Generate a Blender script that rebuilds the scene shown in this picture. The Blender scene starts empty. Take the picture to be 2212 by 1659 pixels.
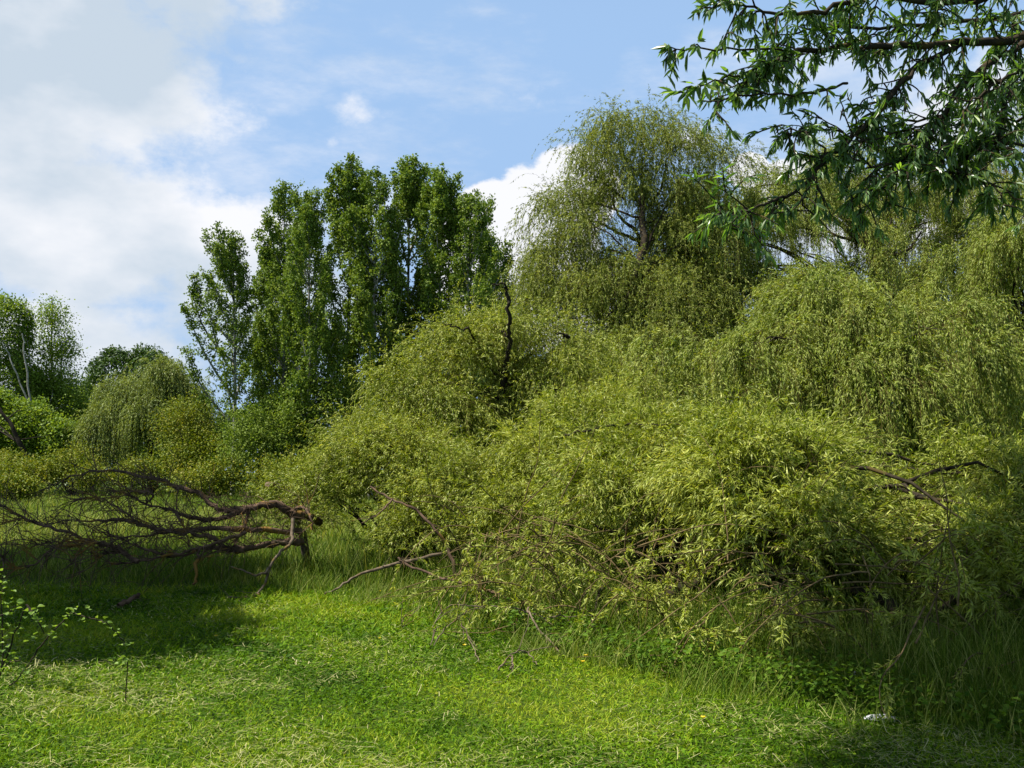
import bpy, math, numpy as np
from math import radians, atan2, sin, cos, pi
C = bpy.data.collections.new('place'); bpy.context.scene.collection.children.link(C)
SC = bpy.context.scene

# ------------------------------------------------------------------ measuring
EYE = 1.6; F = 2160.0; PITCH = math.atan((1015-829.5)/F)
def W(px, py, d):
    """point at depth d (metres north of the viewer) seen at survey coordinates px, py"""
    a = (px-1106)/F; b = (829.5-py)/F
    y = cos(PITCH)-b*sin(PITCH); z = sin(PITCH)+b*cos(PITCH)
    return np.array([a*d/y, d, EYE+z/y*d])
def G(px, py):
    """ground point"""
    p = W(px, py, 1.0); t = EYE/(EYE-p[2]); return np.array([p[0]*t, t, gz(p[0]*t, t)])
def gz(x, y):
    return 0.05*np.sin(x*0.55+1.3)*np.cos(y*0.43)+0.03*np.sin(x*1.31+y*0.9)
R = np.random.default_rng

# ------------------------------------------------------------------ mesh tools
class MB:
    def __init__(s): s.v=[]; s.q=[]; s.t=[]; s.n=0
    def add(s, v, q, tint=None):
        v=np.asarray(v,float).reshape(-1,3); q=np.asarray(q,int).reshape(-1,4)
        s.v.append(v); s.q.append(q+s.n); s.n+=len(v)
        s.t.append(np.full(len(q),.5) if tint is None else np.broadcast_to(tint,(len(q),)).astype(float))
    def build(s, name, mat, parent=None, smooth=False):
        me=bpy.data.meshes.new(name)
        v=np.concatenate(s.v).astype(np.float32); q=np.concatenate(s.q).astype(np.int32); t=np.concatenate(s.t).astype(np.float32)
        if parent is not None: v=v-np.array(parent.location,dtype=np.float32)
        me.vertices.add(len(v)); me.vertices.foreach_set('co',v.ravel())
        me.loops.add(len(q)*4); me.loops.foreach_set('vertex_index',q.ravel())
        me.polygons.add(len(q)); me.polygons.foreach_set('loop_start',np.arange(0,len(q)*4,4,dtype=np.int32))
        try: me.polygons.foreach_set('loop_total',np.full(len(q),4,dtype=np.int32))
        except Exception: pass
        me.polygons.foreach_set('use_smooth',np.full(len(q),smooth))
        at=me.attributes.new('tint','FLOAT','FACE'); at.data.foreach_set('value',t)
        me.update(calc_edges=True); me.materials.append(mat)
        o=bpy.data.objects.new(name,me); C.objects.link(o)
        if parent is not None: o.parent=parent
        return o
def nrm(a): return a/np.maximum(np.linalg.norm(a,axis=-1,keepdims=True),1e-9)
def runit(rng,n): return nrm(rng.normal(size=(n,3)))
def thing(name,label,cat,loc,group=None,kind=None):
    o=bpy.data.objects.new(name,None); C.objects.link(o); o.location=tuple(float(c) for c in loc); o.empty_display_size=.3
    tag(o,label,cat,group,kind); return o
def tag(o,label=None,cat=None,group=None,kind=None):
    if label: o['label']=label
    if cat: o['category']=cat
    if group: o['group']=group
    if kind: o['kind']=kind
    return o
def leaf_quads(mb,rng,P,D,L,Wd,up=None,tint=None,curl=.12,fold=False):
    """lance leaves: P base, D direction, L length, Wd width; each a folded blade"""
    n=len(P); D=nrm(D)
    a=runit(rng,n) if up is None else nrm(up+.6*rng.normal(size=(n,3)))
    S=nrm(np.cross(D,a)); N=np.cross(S,D)
    L=np.broadcast_to(L,(n,))[:,None]; Wd=np.broadcast_to(Wd,(n,))[:,None]
    if tint is None: tint=rng.random(n)
    if not fold:
        m=P+D*L*.42+N*L*curl
        V=np.stack([P,m-S*Wd*.5,P+D*L,m+S*Wd*.5],1)
        q=np.arange(n*4).reshape(n,4); mb.add(V,q,tint)
    else:
        r=N*Wd*.22; b=-N*L*curl
        V=np.stack([P,P+D*L*.3-S*Wd*.5+r,P+D*L*.68-S*Wd*.36+r+b*.4,P+D*L+b,P+D*L*.68+S*Wd*.36+r+b*.4,P+D*L*.3+S*Wd*.5+r],1)
        i=np.arange(n)[:,None]*6
        q=np.concatenate([i+np.array([[0,1,2,3]]),i+np.array([[0,3,4,5]])],0); mb.add(V,q,np.concatenate([tint,tint]))
def tubes(mb,pts,rad,k=4,tint=.5):
    """pts (n,m,3) rad (n,m) or (m,)"""
    n,m,_=pts.shape; rad=np.broadcast_to(rad,(n,m))
    T=np.gradient(pts,axis=1) if m>2 else np.repeat(pts[:,1:]-pts[:,:1],2,axis=1)
    T=nrm(T); ref=np.where(np.abs(T[:,:,2:3].mean(1,keepdims=True))>.8,np.array([[[1.,0,0]]]),np.array([[[0,0,1.]]]))
    U=nrm(np.cross(T,np.broadcast_to(ref,T.shape))); Vv=np.cross(T,U)
    a=np.arange(k)/k*2*pi
    ring=pts[:,:,None,:]+rad[:,:,None,None]*(U[:,:,None,:]*np.cos(a)[None,None,:,None]+Vv[:,:,None,:]*np.sin(a)[None,None,:,None])
    idx=np.arange(n*m*k).reshape(n,m,k); nx=np.roll(idx,-1,axis=2)
    q=np.stack([idx[:,:-1],nx[:,:-1],nx[:,1:],idx[:,1:]],-1).reshape(-1,4)
    mb.add(ring,q,tint)
    if k==4:
        caps=np.concatenate([idx[:,0,::-1],idx[:,-1,:]],0); mb.q.append(caps+mb.n-n*m*k); mb.t.append(np.full(len(caps),.5))
def crom(pts,sub=5,rng=None,jit=0.):
    p=np.asarray(pts,float); p=np.vstack([2*p[0]-p[1],p,2*p[-1]-p[-2]]); out=[]
    for i in range(1,len(p)-2):
        for s in range(sub):
            t=s/sub; a,b,c,d=p[i-1],p[i],p[i+1],p[i+2]
            out.append(.5*((2*b)+(-a+c)*t+(2*a-5*b+4*c-d)*t*t+(-a+3*b-3*c+d)*t**3))
    out.append(p[-2]); out=np.array(out)
    if rng is not None and jit: out[1:-1]+=rng.normal(size=out[1:-1].shape)*jit
    return out
def limb(mb,pts,r0,r1,k=7,sub=5,rng=None,jit=0.,knots=0.):
    c=crom(pts,sub,rng,jit) if len(pts)>2 else np.linspace(pts[0],pts[1],6)
    r=np.linspace(r0,r1,len(c))
    if rng is not None and knots:
        kn=rng.normal(size=len(r)).clip(-1.5,1.5); kn=(kn+np.roll(kn,1)+np.roll(kn,-1))/2; r=r*(1+knots*kn)
    tubes(mb,c[None],r[None],k); return c,r
def strands(rng,P0,OUT,length,m,g,wob=.06):
    n=len(P0); d=nrm(OUT).copy(); p=P0.copy(); out=[p.copy()]; st=(length/m)[:,None]
    g=np.broadcast_to(g,(n,))[:,None]
    for i in range(m):
        d=nrm(d+np.array([0,0,-1.])*g+rng.normal(size=(n,3))*wob); p=p+d*st; out.append(p.copy())
    return np.stack(out,1)
def along(rng,S,K,lo=.08):
    """K random stations on each strand -> positions and tangents"""
    n,m,_=S.shape; s=rng.uniform(lo,1,(n,K))*(m-1.001); i=s.astype(int); f=(s-i)[...,None]
    I=np.arange(n)[:,None]; a=S[I,i]; b=S[I,i+1]
    return (a+(b-a)*f).reshape(-1,3), nrm(b-a).reshape(-1,3), (s/(m-1)).ravel()
def lump(p,f,ph=0.):
    return (np.sin(p[:,0]*f+1.7+ph)*np.sin(p[:,1]*f*1.13+.6+ph)+np.sin(p[:,2]*f*1.27+2.1+ph)*np.sin((p[:,0]+p[:,1])*f*.71+ph))*.5
def blob_pts(rng,blobs,n,inner=.14,lumpy=.16,lf=1.6,low=-.35,back=.45,zmin=.15):
    b=np.array([[*x[0],*x[1]] for x in blobs]); c=b[:,:3]; r=b[:,3:6]
    area=(r[:,0]*r[:,2]+r[:,1]*r[:,2]+r[:,0]*r[:,1]); 
    if len(blobs[0])>2: area=area*np.array([x[2] for x in blobs])
    P=[];N=[];tot=0
    while tot<n:
        k=n*2; w=rng.choice(len(b),k,p=area/area.sum()); u=runit(rng,k)
        rr=1-np.abs(rng.normal(size=k))*inner
        off=u*r[w]; p0=c[w]+off; rr=rr*(1+lumpy*lump(p0,lf)+lumpy*.5*lump(p0,lf*2.3,1.))
        p=c[w]+off*rr[:,None]; nn=nrm(u/r[w])
        ok=(nn[:,2]>low)&(p[:,2]>zmin)
        tocam=nrm(-p+np.array([0,0,EYE])); ok&=((nn*tocam).sum(1)>-.25)|(rng.random(k)<back)
        for j in range(len(b)):
            ok&=~((w!=j)&((((p-c[j])/r[j])**2).sum(1)<.62))
        P.append(p[ok]);N.append(nn[ok]);tot+=ok.sum()
        if tot==0: break
    return np.concatenate(P)[:n],np.concatenate(N)[:n]
def mounds(rng,blobs,per,r0,r1,keep=.25):
    b=[(x[0],x[1],x[2] if len(x)>2 else 1.) for x in blobs]
    area=sum(4*(x[1][0]*x[1][2]+x[1][1]*x[1][2]+x[1][0]*x[1][1])*x[2] for x in b); n=int(area*per)
    P,N=blob_pts(rng,[(x[0],x[1]*.76,x[2]) for x in b],n,.14,.22,1.3,-.45,.5,.1)
    out=[]
    for p in P:
        r=rng.uniform(r0,r1)*(.75 if rng.random()<.3 else 1.); out.append((p,np.array([r*rng.uniform(.9,1.3),r*rng.uniform(.8,1.1),r*rng.uniform(.6,.9)])))
    return out
def B(px,py,d,rx,ry,rz,w=None):
    return (W(px,py,d),np.array([rx,ry,rz])) if w is None else (W(px,py,d),np.array([rx,ry,rz]),w)

# ------------------------------------------------------------------ materials
def nt_new(name):
    m=bpy.data.materials.new(name); m.use_nodes=True; nt=m.node_tree; nt.nodes.clear(); return m,nt
ALB=.84
def leafmat(name,cols,trans=.35,rough=.5,spec=.3,under=None,big=.35,tmul=(1.25,1.15,.5)):
    cols=[tuple(x*ALB for x in c) for c in cols]; under=tuple(x*ALB for x in under) if under else None
    m,nt=nt_new(name); N=nt.nodes; L=nt.links
    out=N.new('ShaderNodeOutputMaterial'); mix=N.new('ShaderNodeMixShader'); bs=N.new('ShaderNodeBsdfPrincipled'); tr=N.new('ShaderNodeBsdfTranslucent')
    at=N.new('ShaderNodeAttribute'); at.attribute_name='tint'
    ge=N.new('ShaderNodeNewGeometry'); no=N.new('ShaderNodeTexNoise'); no.inputs['Scale'].default_value=.9; no.inputs['Detail'].default_value=3
    L.new(ge.outputs['Position'],no.inputs['Vector'])
    mr=N.new('ShaderNodeMath'); mr.operation='MULTIPLY_ADD'; mr.inputs[1].default_value=big*2.2; mr.inputs[2].default_value=-big*1.1
    L.new(no.outputs['Fac'],mr.inputs[0])
    ad=N.new('ShaderNodeMath'); ad.operation='ADD'; ad.use_clamp=True; L.new(at.outputs['Fac'],ad.inputs[0]); L.new(mr.outputs[0],ad.inputs[1])
    cr=N.new('ShaderNodeValToRGB'); e=cr.color_ramp.elements
    e[0].position=0; e[0].color=(*cols[0],1); e[1].position=1; e[1].color=(*cols[-1],1)
    for i,c in enumerate(cols[1:-1]):
        x=e.new((i+1)/(len(cols)-1)); x.color=(*c,1)
    L.new(ad.outputs[0],cr.inputs[0]); col=cr.outputs[0]
    if under:
        mx=N.new('ShaderNodeMix'); mx.data_type='RGBA'; L.new(ge.outputs['Backfacing'],mx.inputs[0]); L.new(col,mx.inputs[6]); mx.inputs[7].default_value=(*under,1); col=mx.outputs[2]
    L.new(col,bs.inputs['Base Color']); bs.inputs['Roughness'].default_value=rough; bs.inputs['Specular IOR Level'].default_value=spec
    tm=N.new('ShaderNodeMix'); tm.data_type='RGBA'; tm.blend_type='MULTIPLY'; tm.inputs[0].default_value=1; tm.inputs[7].default_value=(*tmul,1); L.new(cr.outputs[0],tm.inputs[6])
    L.new(tm.outputs[2],tr.inputs['Color']); mix.inputs[0].default_value=trans
    L.new(bs.outputs[0],mix.inputs[1]); L.new(tr.outputs[0],mix.inputs[2]); L.new(mix.outputs[0],out.inputs[0]); return m
def barkmat(name,c0,c1,c2=None,sc=14.,lich=.0):
    c0,c1=[tuple(x*.7 for x in c) for c in (c0,c1)]; c2=tuple(x*.7 for x in c2) if c2 else None
    m,nt=nt_new(name); N=nt.nodes; L=nt.links
    out=N.new('ShaderNodeOutputMaterial'); bs=N.new('ShaderNodeBsdfPrincipled'); ge=N.new('ShaderNodeNewGeometry')
    no=N.new('ShaderNodeTexNoise'); no.inputs['Scale'].default_value=sc; no.inputs['Detail'].default_value=6; L.new(ge.outputs['Position'],no.inputs['Vector'])
    cr=N.new('ShaderNodeValToRGB'); e=cr.color_ramp.elements; e[0].position=.35; e[0].color=(*c0,1); e[1].position=.65; e[1].color=(*c1,1); L.new(no.outputs['Fac'],cr.inputs[0]); col=cr.outputs[0]
    if c2:
        n2=N.new('ShaderNodeTexNoise'); n2.inputs['Scale'].default_value=sc*.4; n2.inputs['Detail'].default_value=4; L.new(ge.outputs['Position'],n2.inputs['Vector'])
        c3=N.new('ShaderNodeValToRGB'); f=c3.color_ramp.elements; f[0].position=.56-lich; f[1].position=.62-lich; L.new(n2.outputs['Fac'],c3.inputs[0])
        mx=N.new('ShaderNodeMix'); mx.data_type='RGBA'; L.new(c3.outputs[0],mx.inputs[0]); L.new(col,mx.inputs[6]); mx.inputs[7].default_value=(*c2,1); col=mx.outputs[2]
    L.new(col,bs.inputs['Base Color']); bs.inputs['Roughness'].default_value=.9; bs.inputs['Specular IOR Level'].default_value=.15
    bu=N.new('ShaderNodeBump'); bu.inputs['Strength'].default_value=.6; bu.inputs['Distance'].default_value=.01; L.new(no.outputs['Fac'],bu.inputs['Height']); L.new(bu.outputs[0],bs.inputs['Normal'])
    L.new(bs.outputs[0],out.inputs[0]); return m

M={}
M['willow']=leafmat('willow_leaf',[(.055,.11,.003),(.18,.26,.008),(.36,.44,.025),(.72,.75,.20)],.32,.48,.25,under=(.35,.40,.07))
M['willow_far']=leafmat('willow_leaf_far',[(.055,.10,.009),(.155,.225,.022),(.29,.36,.045),(.54,.60,.17)],.34,.55,.2,under=(.24,.28,.05))
M['willow_mid']=leafmat('willow_leaf_mid',[(.05,.10,.004),(.15,.235,.011),(.30,.38,.028),(.58,.63,.17)],.34,.55,.25,under=(.30,.36,.07))
M['willow_dim']=leafmat('willow_leaf_green',[(.045,.09,.008),(.11,.17,.018),(.19,.26,.04),(.34,.40,.10)],.2,.55,.25,under=(.2,.26,.07))
M['willow_pale']=leafmat('willow_leaf_pale',[(.15,.21,.04),(.28,.36,.08),(.45,.52,.17)],.35,.5,.3)
M['poplar']=leafmat('poplar_leaf',[(.045,.10,.008),(.11,.20,.020),(.20,.30,.04),(.36,.47,.10)],.33,.6,.15,under=(.18,.25,.03))
M['shrub']=leafmat('shrub_leaf',[(.08,.13,.006),(.15,.21,.010),(.23,.27,.02),(.32,.30,.04)],.3,.6,.2)
M['fresh']=leafmat('fresh_leaf',[(.08,.15,.012),(.15,.25,.02),(.23,.34,.04),(.32,.42,.08)],.4,.55,.2)
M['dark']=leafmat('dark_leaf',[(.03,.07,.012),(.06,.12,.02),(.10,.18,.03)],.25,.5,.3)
M['over']=leafmat('overhanging_leaf',[(.07,.125,.02),(.16,.26,.045),(.29,.41,.08),(.60,.70,.18)],.45,.33,.5,under=(.16,.26,.11),tmul=(1.0,1.25,.4))
M['hazel']=leafmat('sapling_leaf',[(.14,.25,.03),(.2,.33,.05),(.28,.42,.08)],.45,.5,.3)
M['grass']=leafmat('lawn_leaf',[(.038,.10,.002),(.10,.215,.003),(.205,.335,.006),(.42,.47,.04)],.3,.6,.12,tmul=(1.2,1.1,.3))
M['straw']=leafmat('cut_grass',[(.16,.20,.03),(.28,.31,.07),(.42,.41,.15),(.55,.52,.26)],.2,.6,.25,tmul=(1,1,.6))
M['tall']=leafmat('tall_grass_blade',[(.05,.105,.005),(.11,.19,.012),(.19,.27,.028),(.40,.42,.12)],.3,.6,.15)
M['herb']=leafmat('undergrowth_leaf',[(.04,.10,.005),(.09,.18,.010),(.16,.27,.02)],.35,.6,.12)
M['petal']=leafmat('buttercup_petal',[(.75,.55,.01),(.85,.65,.02)],.2,.3,.5,big=0,tmul=(1,1,.5))
M['catkin']=barkmat('catkin',(.10,.06,.05),(.16,.10,.07))
M['bark']=barkmat('willow_bark',(.022,.017,.011),(.065,.05,.03),(.09,.065,.02),14,-.03)
M['twig']=barkmat('willow_twig',(.07,.055,.015),(.15,.115,.03))
M['dead']=barkmat('dead_wood',(.06,.038,.024),(.20,.13,.085),(.26,.15,.035),9,.0)
M['pale_dead']=barkmat('bleached_wood',(.09,.065,.042),(.26,.20,.14),(.20,.13,.04),16,.0)
M['birch']=barkmat('grey_bark',(.26,.25,.21),(.50,.48,.42),(.08,.07,.05),5,-.02)
M['darkbark']=barkmat('dark_bark',(.015,.012,.008),(.05,.04,.025))
M['stone']=barkmat('pale_stone',(.38,.40,.42),(.75,.77,.8))
M['tan_twig']=barkmat('tan_twig',(.10,.07,.03),(.25,.18,.08))
M['cut']=barkmat('sawn_wood',(.30,.18,.12),(.42,.30,.22))

# ------------------------------------------------------------------ ground
def ground():
    ys=np.concatenate([np.linspace(-60,0,16),np.linspace(1,30,90)[0:],np.linspace(32,420,60)]); xs=np.concatenate([np.linspace(-300,-22,24),np.linspace(-20,20,100),np.linspace(22,300,24)])
    X,Y=np.meshgrid(xs,ys); Z=gz(X,Y); V=np.stack([X,Y,Z],-1).reshape(-1,3)
    i=np.arange(len(V)).reshape(len(ys),len(xs)); q=np.stack([i[:-1,:-1],i[:-1,1:],i[1:,1:],i[1:,:-1]],-1).reshape(-1,4)
    m,nt=nt_new('turf_soil'); N=nt.nodes; L=nt.links
    out=N.new('ShaderNodeOutputMaterial'); bs=N.new('ShaderNodeBsdfPrincipled'); ge=N.new('ShaderNodeNewGeometry')
    n1=N.new('ShaderNodeTexNoise'); n1.inputs['Scale'].default_value=22; n1.inputs['Detail'].default_value=8; L.new(ge.outputs['Position'],n1.inputs['Vector'])
    cr=N.new('ShaderNodeValToRGB'); e=cr.color_ramp.elements; e[0].position=.3; e[0].color=(.015,.03,.003,1); e[1].position=.7; e[1].color=(.06,.10,.01,1); L.new(n1.outputs['Fac'],cr.inputs[0])
    n2=N.new('ShaderNodeTexNoise'); n2.inputs['Scale'].default_value=.12; n2.inputs['Detail'].default_value=5; L.new(ge.outputs['Position'],n2.inputs['Vector'])
    c2=N.new('ShaderNodeValToRGB'); f=c2.color_ramp.elements; f[0].position=.4; f[0].color=(.7,.85,.7,1); f[1].position=.62; f[1].color=(1.5,1.25,1.3,1); L.new(n2.outputs['Fac'],c2.inputs[0])
    mx=N.new('ShaderNodeMix'); mx.data_type='RGBA'; mx.blend_type='MULTIPLY'; mx.inputs[0].default_value=1; L.new(cr.outputs[0],mx.inputs[6]); L.new(c2.outputs[0],mx.inputs[7])
    L.new(mx.outputs[2],bs.inputs['Base Color']); bs.inputs['Roughness'].default_value=.95; bs.inputs['Specular IOR Level'].default_value=.1
    L.new(bs.outputs[0],out.inputs[0])
    mb=MB(); mb.add(V,q); o=mb.build('ground',m,smooth=True); tag(o,kind='structure')
ground()

BX=[-40,-7,-3.2,-2.2,-1.2,.4,1.9,3,12]; BY=[16.5,14.6,13.4,13.0,12.2,9.0,7.3,6.1,4]
def border(x): return np.interp(x,BX,BY)
def frustum_pts(rng,n,y0,y1,pw=1.,mar=.5):
    """area samples in the wedge of ground that can be seen, denser close by"""
    u=rng.random(n)
    if pw==1.: Y=y0*(y1/y0)**u
    else: a=1-pw; Y=(y0**a+u*(y1**a-y0**a))**(1/a)
    X=(rng.random(n)*2-1)*(Y*.535+mar); return X,Y
def patch(X,Y,f=1.): 
    return (np.sin(X*1.9*f+.5)*np.sin(Y*1.4*f+1.)+np.sin(X*.8*f-Y*1.1*f)*.8+np.sin(X*4.1*f+Y*3.3*f)*.4)/2.2

def lawn():
    rng=R(11); mb=MB()
    X,Y=frustum_pts(rng,330000,4.4,19,.6); k=Y<border(X)+rng.normal(size=len(X))*.25; X=X[k];Y=Y[k]; n=len(X)
    ph=patch(X,Y); h=.012+.045*rng.random(n)**1.2*(1+.8*patch(X,Y,2.7))+.018*ph.clip(-1,1)
    P=np.stack([X,Y,gz(X,Y)+h*.55],1); sc=np.clip(Y/7,1,2.)
    kind=rng.random(n)<np.clip(.58+.45*ph,.15,.95)   # clover-like leaflets or blades
    az=rng.random(n)*2*pi; el=np.where(kind,rng.normal(size=n)*.28+.1,rng.uniform(.15,1.15,n))
    D=np.stack([np.cos(az)*np.cos(el),np.sin(az)*np.cos(el),np.sin(el)],1)
    L_=np.where(kind,rng.uniform(.016,.032,n),rng.uniform(.03,.085,n))*sc; W_=np.where(kind,L_*.75,rng.uniform(.003,.006,n)*sc)
    t=np.clip(.42-.30*ph-.25*(patch(X,Y,3.1)>.45)+rng.normal(size=n)*.2+np.where(kind,-.08,.14),0,1)
    leaf_quads(mb,rng,P,D,L_,W_,up=np.array([0,0,1.]),tint=t)
    o=mb.build('lawn',M['grass']); tag(o,'bright green mown lawn of clover and short grass in the foreground','lawn',kind='stuff')
    # clippings lying in loose swathes
    mb=MB(); X,Y=frustum_pts(rng,90000,4.4,15,1.2); q=patch(X*.9+3,Y*1.3); k=(Y<border(X)-.1)&(rng.random(len(X))<np.clip(.10+.55*q+np.where(X<-1,.18,0)+np.where(Y<7,.16,0)+.35*(patch(X+2,Y,3.7)-.2),.03,1)); X=X[k];Y=Y[k];n=len(X)
    az=rng.random(n)*pi*2; el=rng.normal(size=n)*.16; sc=np.clip(Y/6.5,1,1.8)
    D=np.stack([np.cos(az)*np.cos(el),np.sin(az)*np.cos(el),np.sin(el)],1)
    S=strands(rng,np.stack([X,Y,gz(X,Y)+rng.uniform(.03,.065,n)],1),D,rng.uniform(.02,.09,n)*np.where(rng.random(n)<.10,1.9,1),4,.02,.09)
    S[:,:,2]=np.maximum(S[:,:,2],gz(S[:,:,0],S[:,:,1])+.02)
    Wd=(rng.uniform(.0010,.0024,n)*sc)[:,None,None]; s=nrm(np.cross(D,np.array([0,0,1.])))[:,None,:]*Wd
    V=np.stack([S-s,S+s],2); i=np.arange(n*10).reshape(n,5,2)
    q=np.stack([i[:,:-1,0],i[:,:-1,1],i[:,1:,1],i[:,1:,0]],-1).reshape(-1,4); mb.add(V,q,np.repeat(rng.random(n),4))
    o=mb.build('grass_clippings',M['straw']); tag(o,'pale dry grass clippings strewn over the mown lawn','grass clippings',kind='stuff')
lawn()

def blades(mb,rng,P,h,w,lean=.35,tintf=None,heads=False):
    n=len(P); az=rng.random(n)*2*pi
    D=np.stack([np.cos(az)*lean*rng.random(n),np.sin(az)*lean*rng.random(n),np.ones(n)],1)
    S=strands(rng,P,D,h,3,-.02+0*h,.05); bend=np.stack([np.cos(az),np.sin(az),-.35*np.ones(n)],1)*(h*.28*rng.random(n))[:,None]
    S[:,2]+=bend*.35; S[:,3]+=bend
    s=np.stack([-np.sin(az*1.7),np.cos(az*1.7),0*az],1)*w[:,None]
    k=np.array([.5,.45,.33,.06])[None,:,None]
    V=np.stack([S-s[:,None]*k,S+s[:,None]*k],2); i=np.arange(n*8).reshape(n,4,2)
    q=np.stack([i[:,:-1,0],i[:,:-1,1],i[:,1:,1],i[:,1:,0]],-1).reshape(-1,4)
    t=rng.random(n) if tintf is None else tintf
    mb.add(V,q,np.repeat(t,3)); return S
def meadow():
    rng=R(12); mb=MB()
    X,Y=frustum_pts(rng,150000,5.6,20,.9); b=border(X); k=(Y>b-.1+rng.normal(size=len(X))*.35); X=X[k];Y=Y[k];n=len(X); ed=np.clip((Y-border(X)+.3)/1.6,.22,1)
    h=rng.uniform(.2,.66,n)*ed*(1+.45*patch(X,Y,2.1)); h*=np.where(X<-2.5,.62,1)
    blades(mb,rng,np.stack([X,Y,gz(X,Y)],1),h,rng.uniform(.004,.009,n)*np.clip(Y/9,1,1.8),.6,tintf=np.clip(rng.normal(size=n)*.28+.40+.2*patch(X,Y,1.6),0,1))
    n=5000; X,Y=frustum_pts(rng,n,5.6,18,.9); k=(Y>border(X)-.3)&(X>-3.2); X=X[k];Y=Y[k];n=len(X); blades(mb,rng,np.stack([X,Y,gz(X,Y)],1),rng.uniform(.45,.95,n)*np.clip((Y-border(X)+.6)/1.5,.4,1),rng.uniform(.003,.005,n)*np.clip(Y/9,1,1.8),.35,tintf=np.clip(rng.normal(size=n)*.12+.92,0,1))
    # loose tussocks at the mown edge
    X=rng.uniform(-3,2.2,7500); Y=border(X)+rng.normal(size=7500)*.45-.2; cl=patch(X,Y,2.5)>.1; X=X[cl];Y=Y[cl];n=len(X)
    blades(mb,rng,np.stack([X,Y,gz(X,Y)],1),rng.uniform(.08,.34,n),rng.uniform(.004,.007,n),.9)
    o=mb.build('tall_grass',M['tall']); tag(o,'tall uncut grass standing around and under the fallen willows','tall grass',kind='stuff')
    mb=MB(); X,Y=frustum_pts(rng,130000,20,75,1.,2); n=len(X)
    blades(mb,rng,np.stack([X,Y,gz(X,Y)],1),rng.uniform(.25,.55,n)*(1+.2*patch(X,Y,.2)),rng.uniform(.015,.035,n)*np.clip(Y/25,1,2.6),.5,tintf=np.clip(.62+.25*patch(X,Y,.12)+rng.normal(size=n)*.2,0,1))
    o=mb.build('meadow_grass',M['tall']); tag(o,'sunlit open meadow of long grass behind the bare fallen branches','meadow',kind='stuff')
    # broad-leaved undergrowth
    mb=MB(); n=42000; X=rng.uniform(-.5,6.5,n); Y=border(X)+np.abs(rng.normal(size=n))*1.5-.25; cl=(patch(X+5,Y,1.7)+.3*rng.normal(size=n)>-.1); X=X[cl];Y=Y[cl];n=len(X)
    P=np.stack([X,Y,gz(X,Y)+rng.uniform(.02,.34,n)*rng.random(n)**.5],1); az=rng.random(n)*2*pi
    D=np.stack([np.cos(az),np.sin(az),rng.normal(size=n)*.3-.1],1); L_=rng.uniform(.025,.06,n)
    leaf_quads(mb,rng,P,D,L_,L_*.7,up=np.array([0,0,1.]))
    o=mb.build('undergrowth',M['herb']); tag(o,'low broad leaved undergrowth along the shaded foot of the fallen willow','undergrowth',kind='stuff')
meadow()

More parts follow.
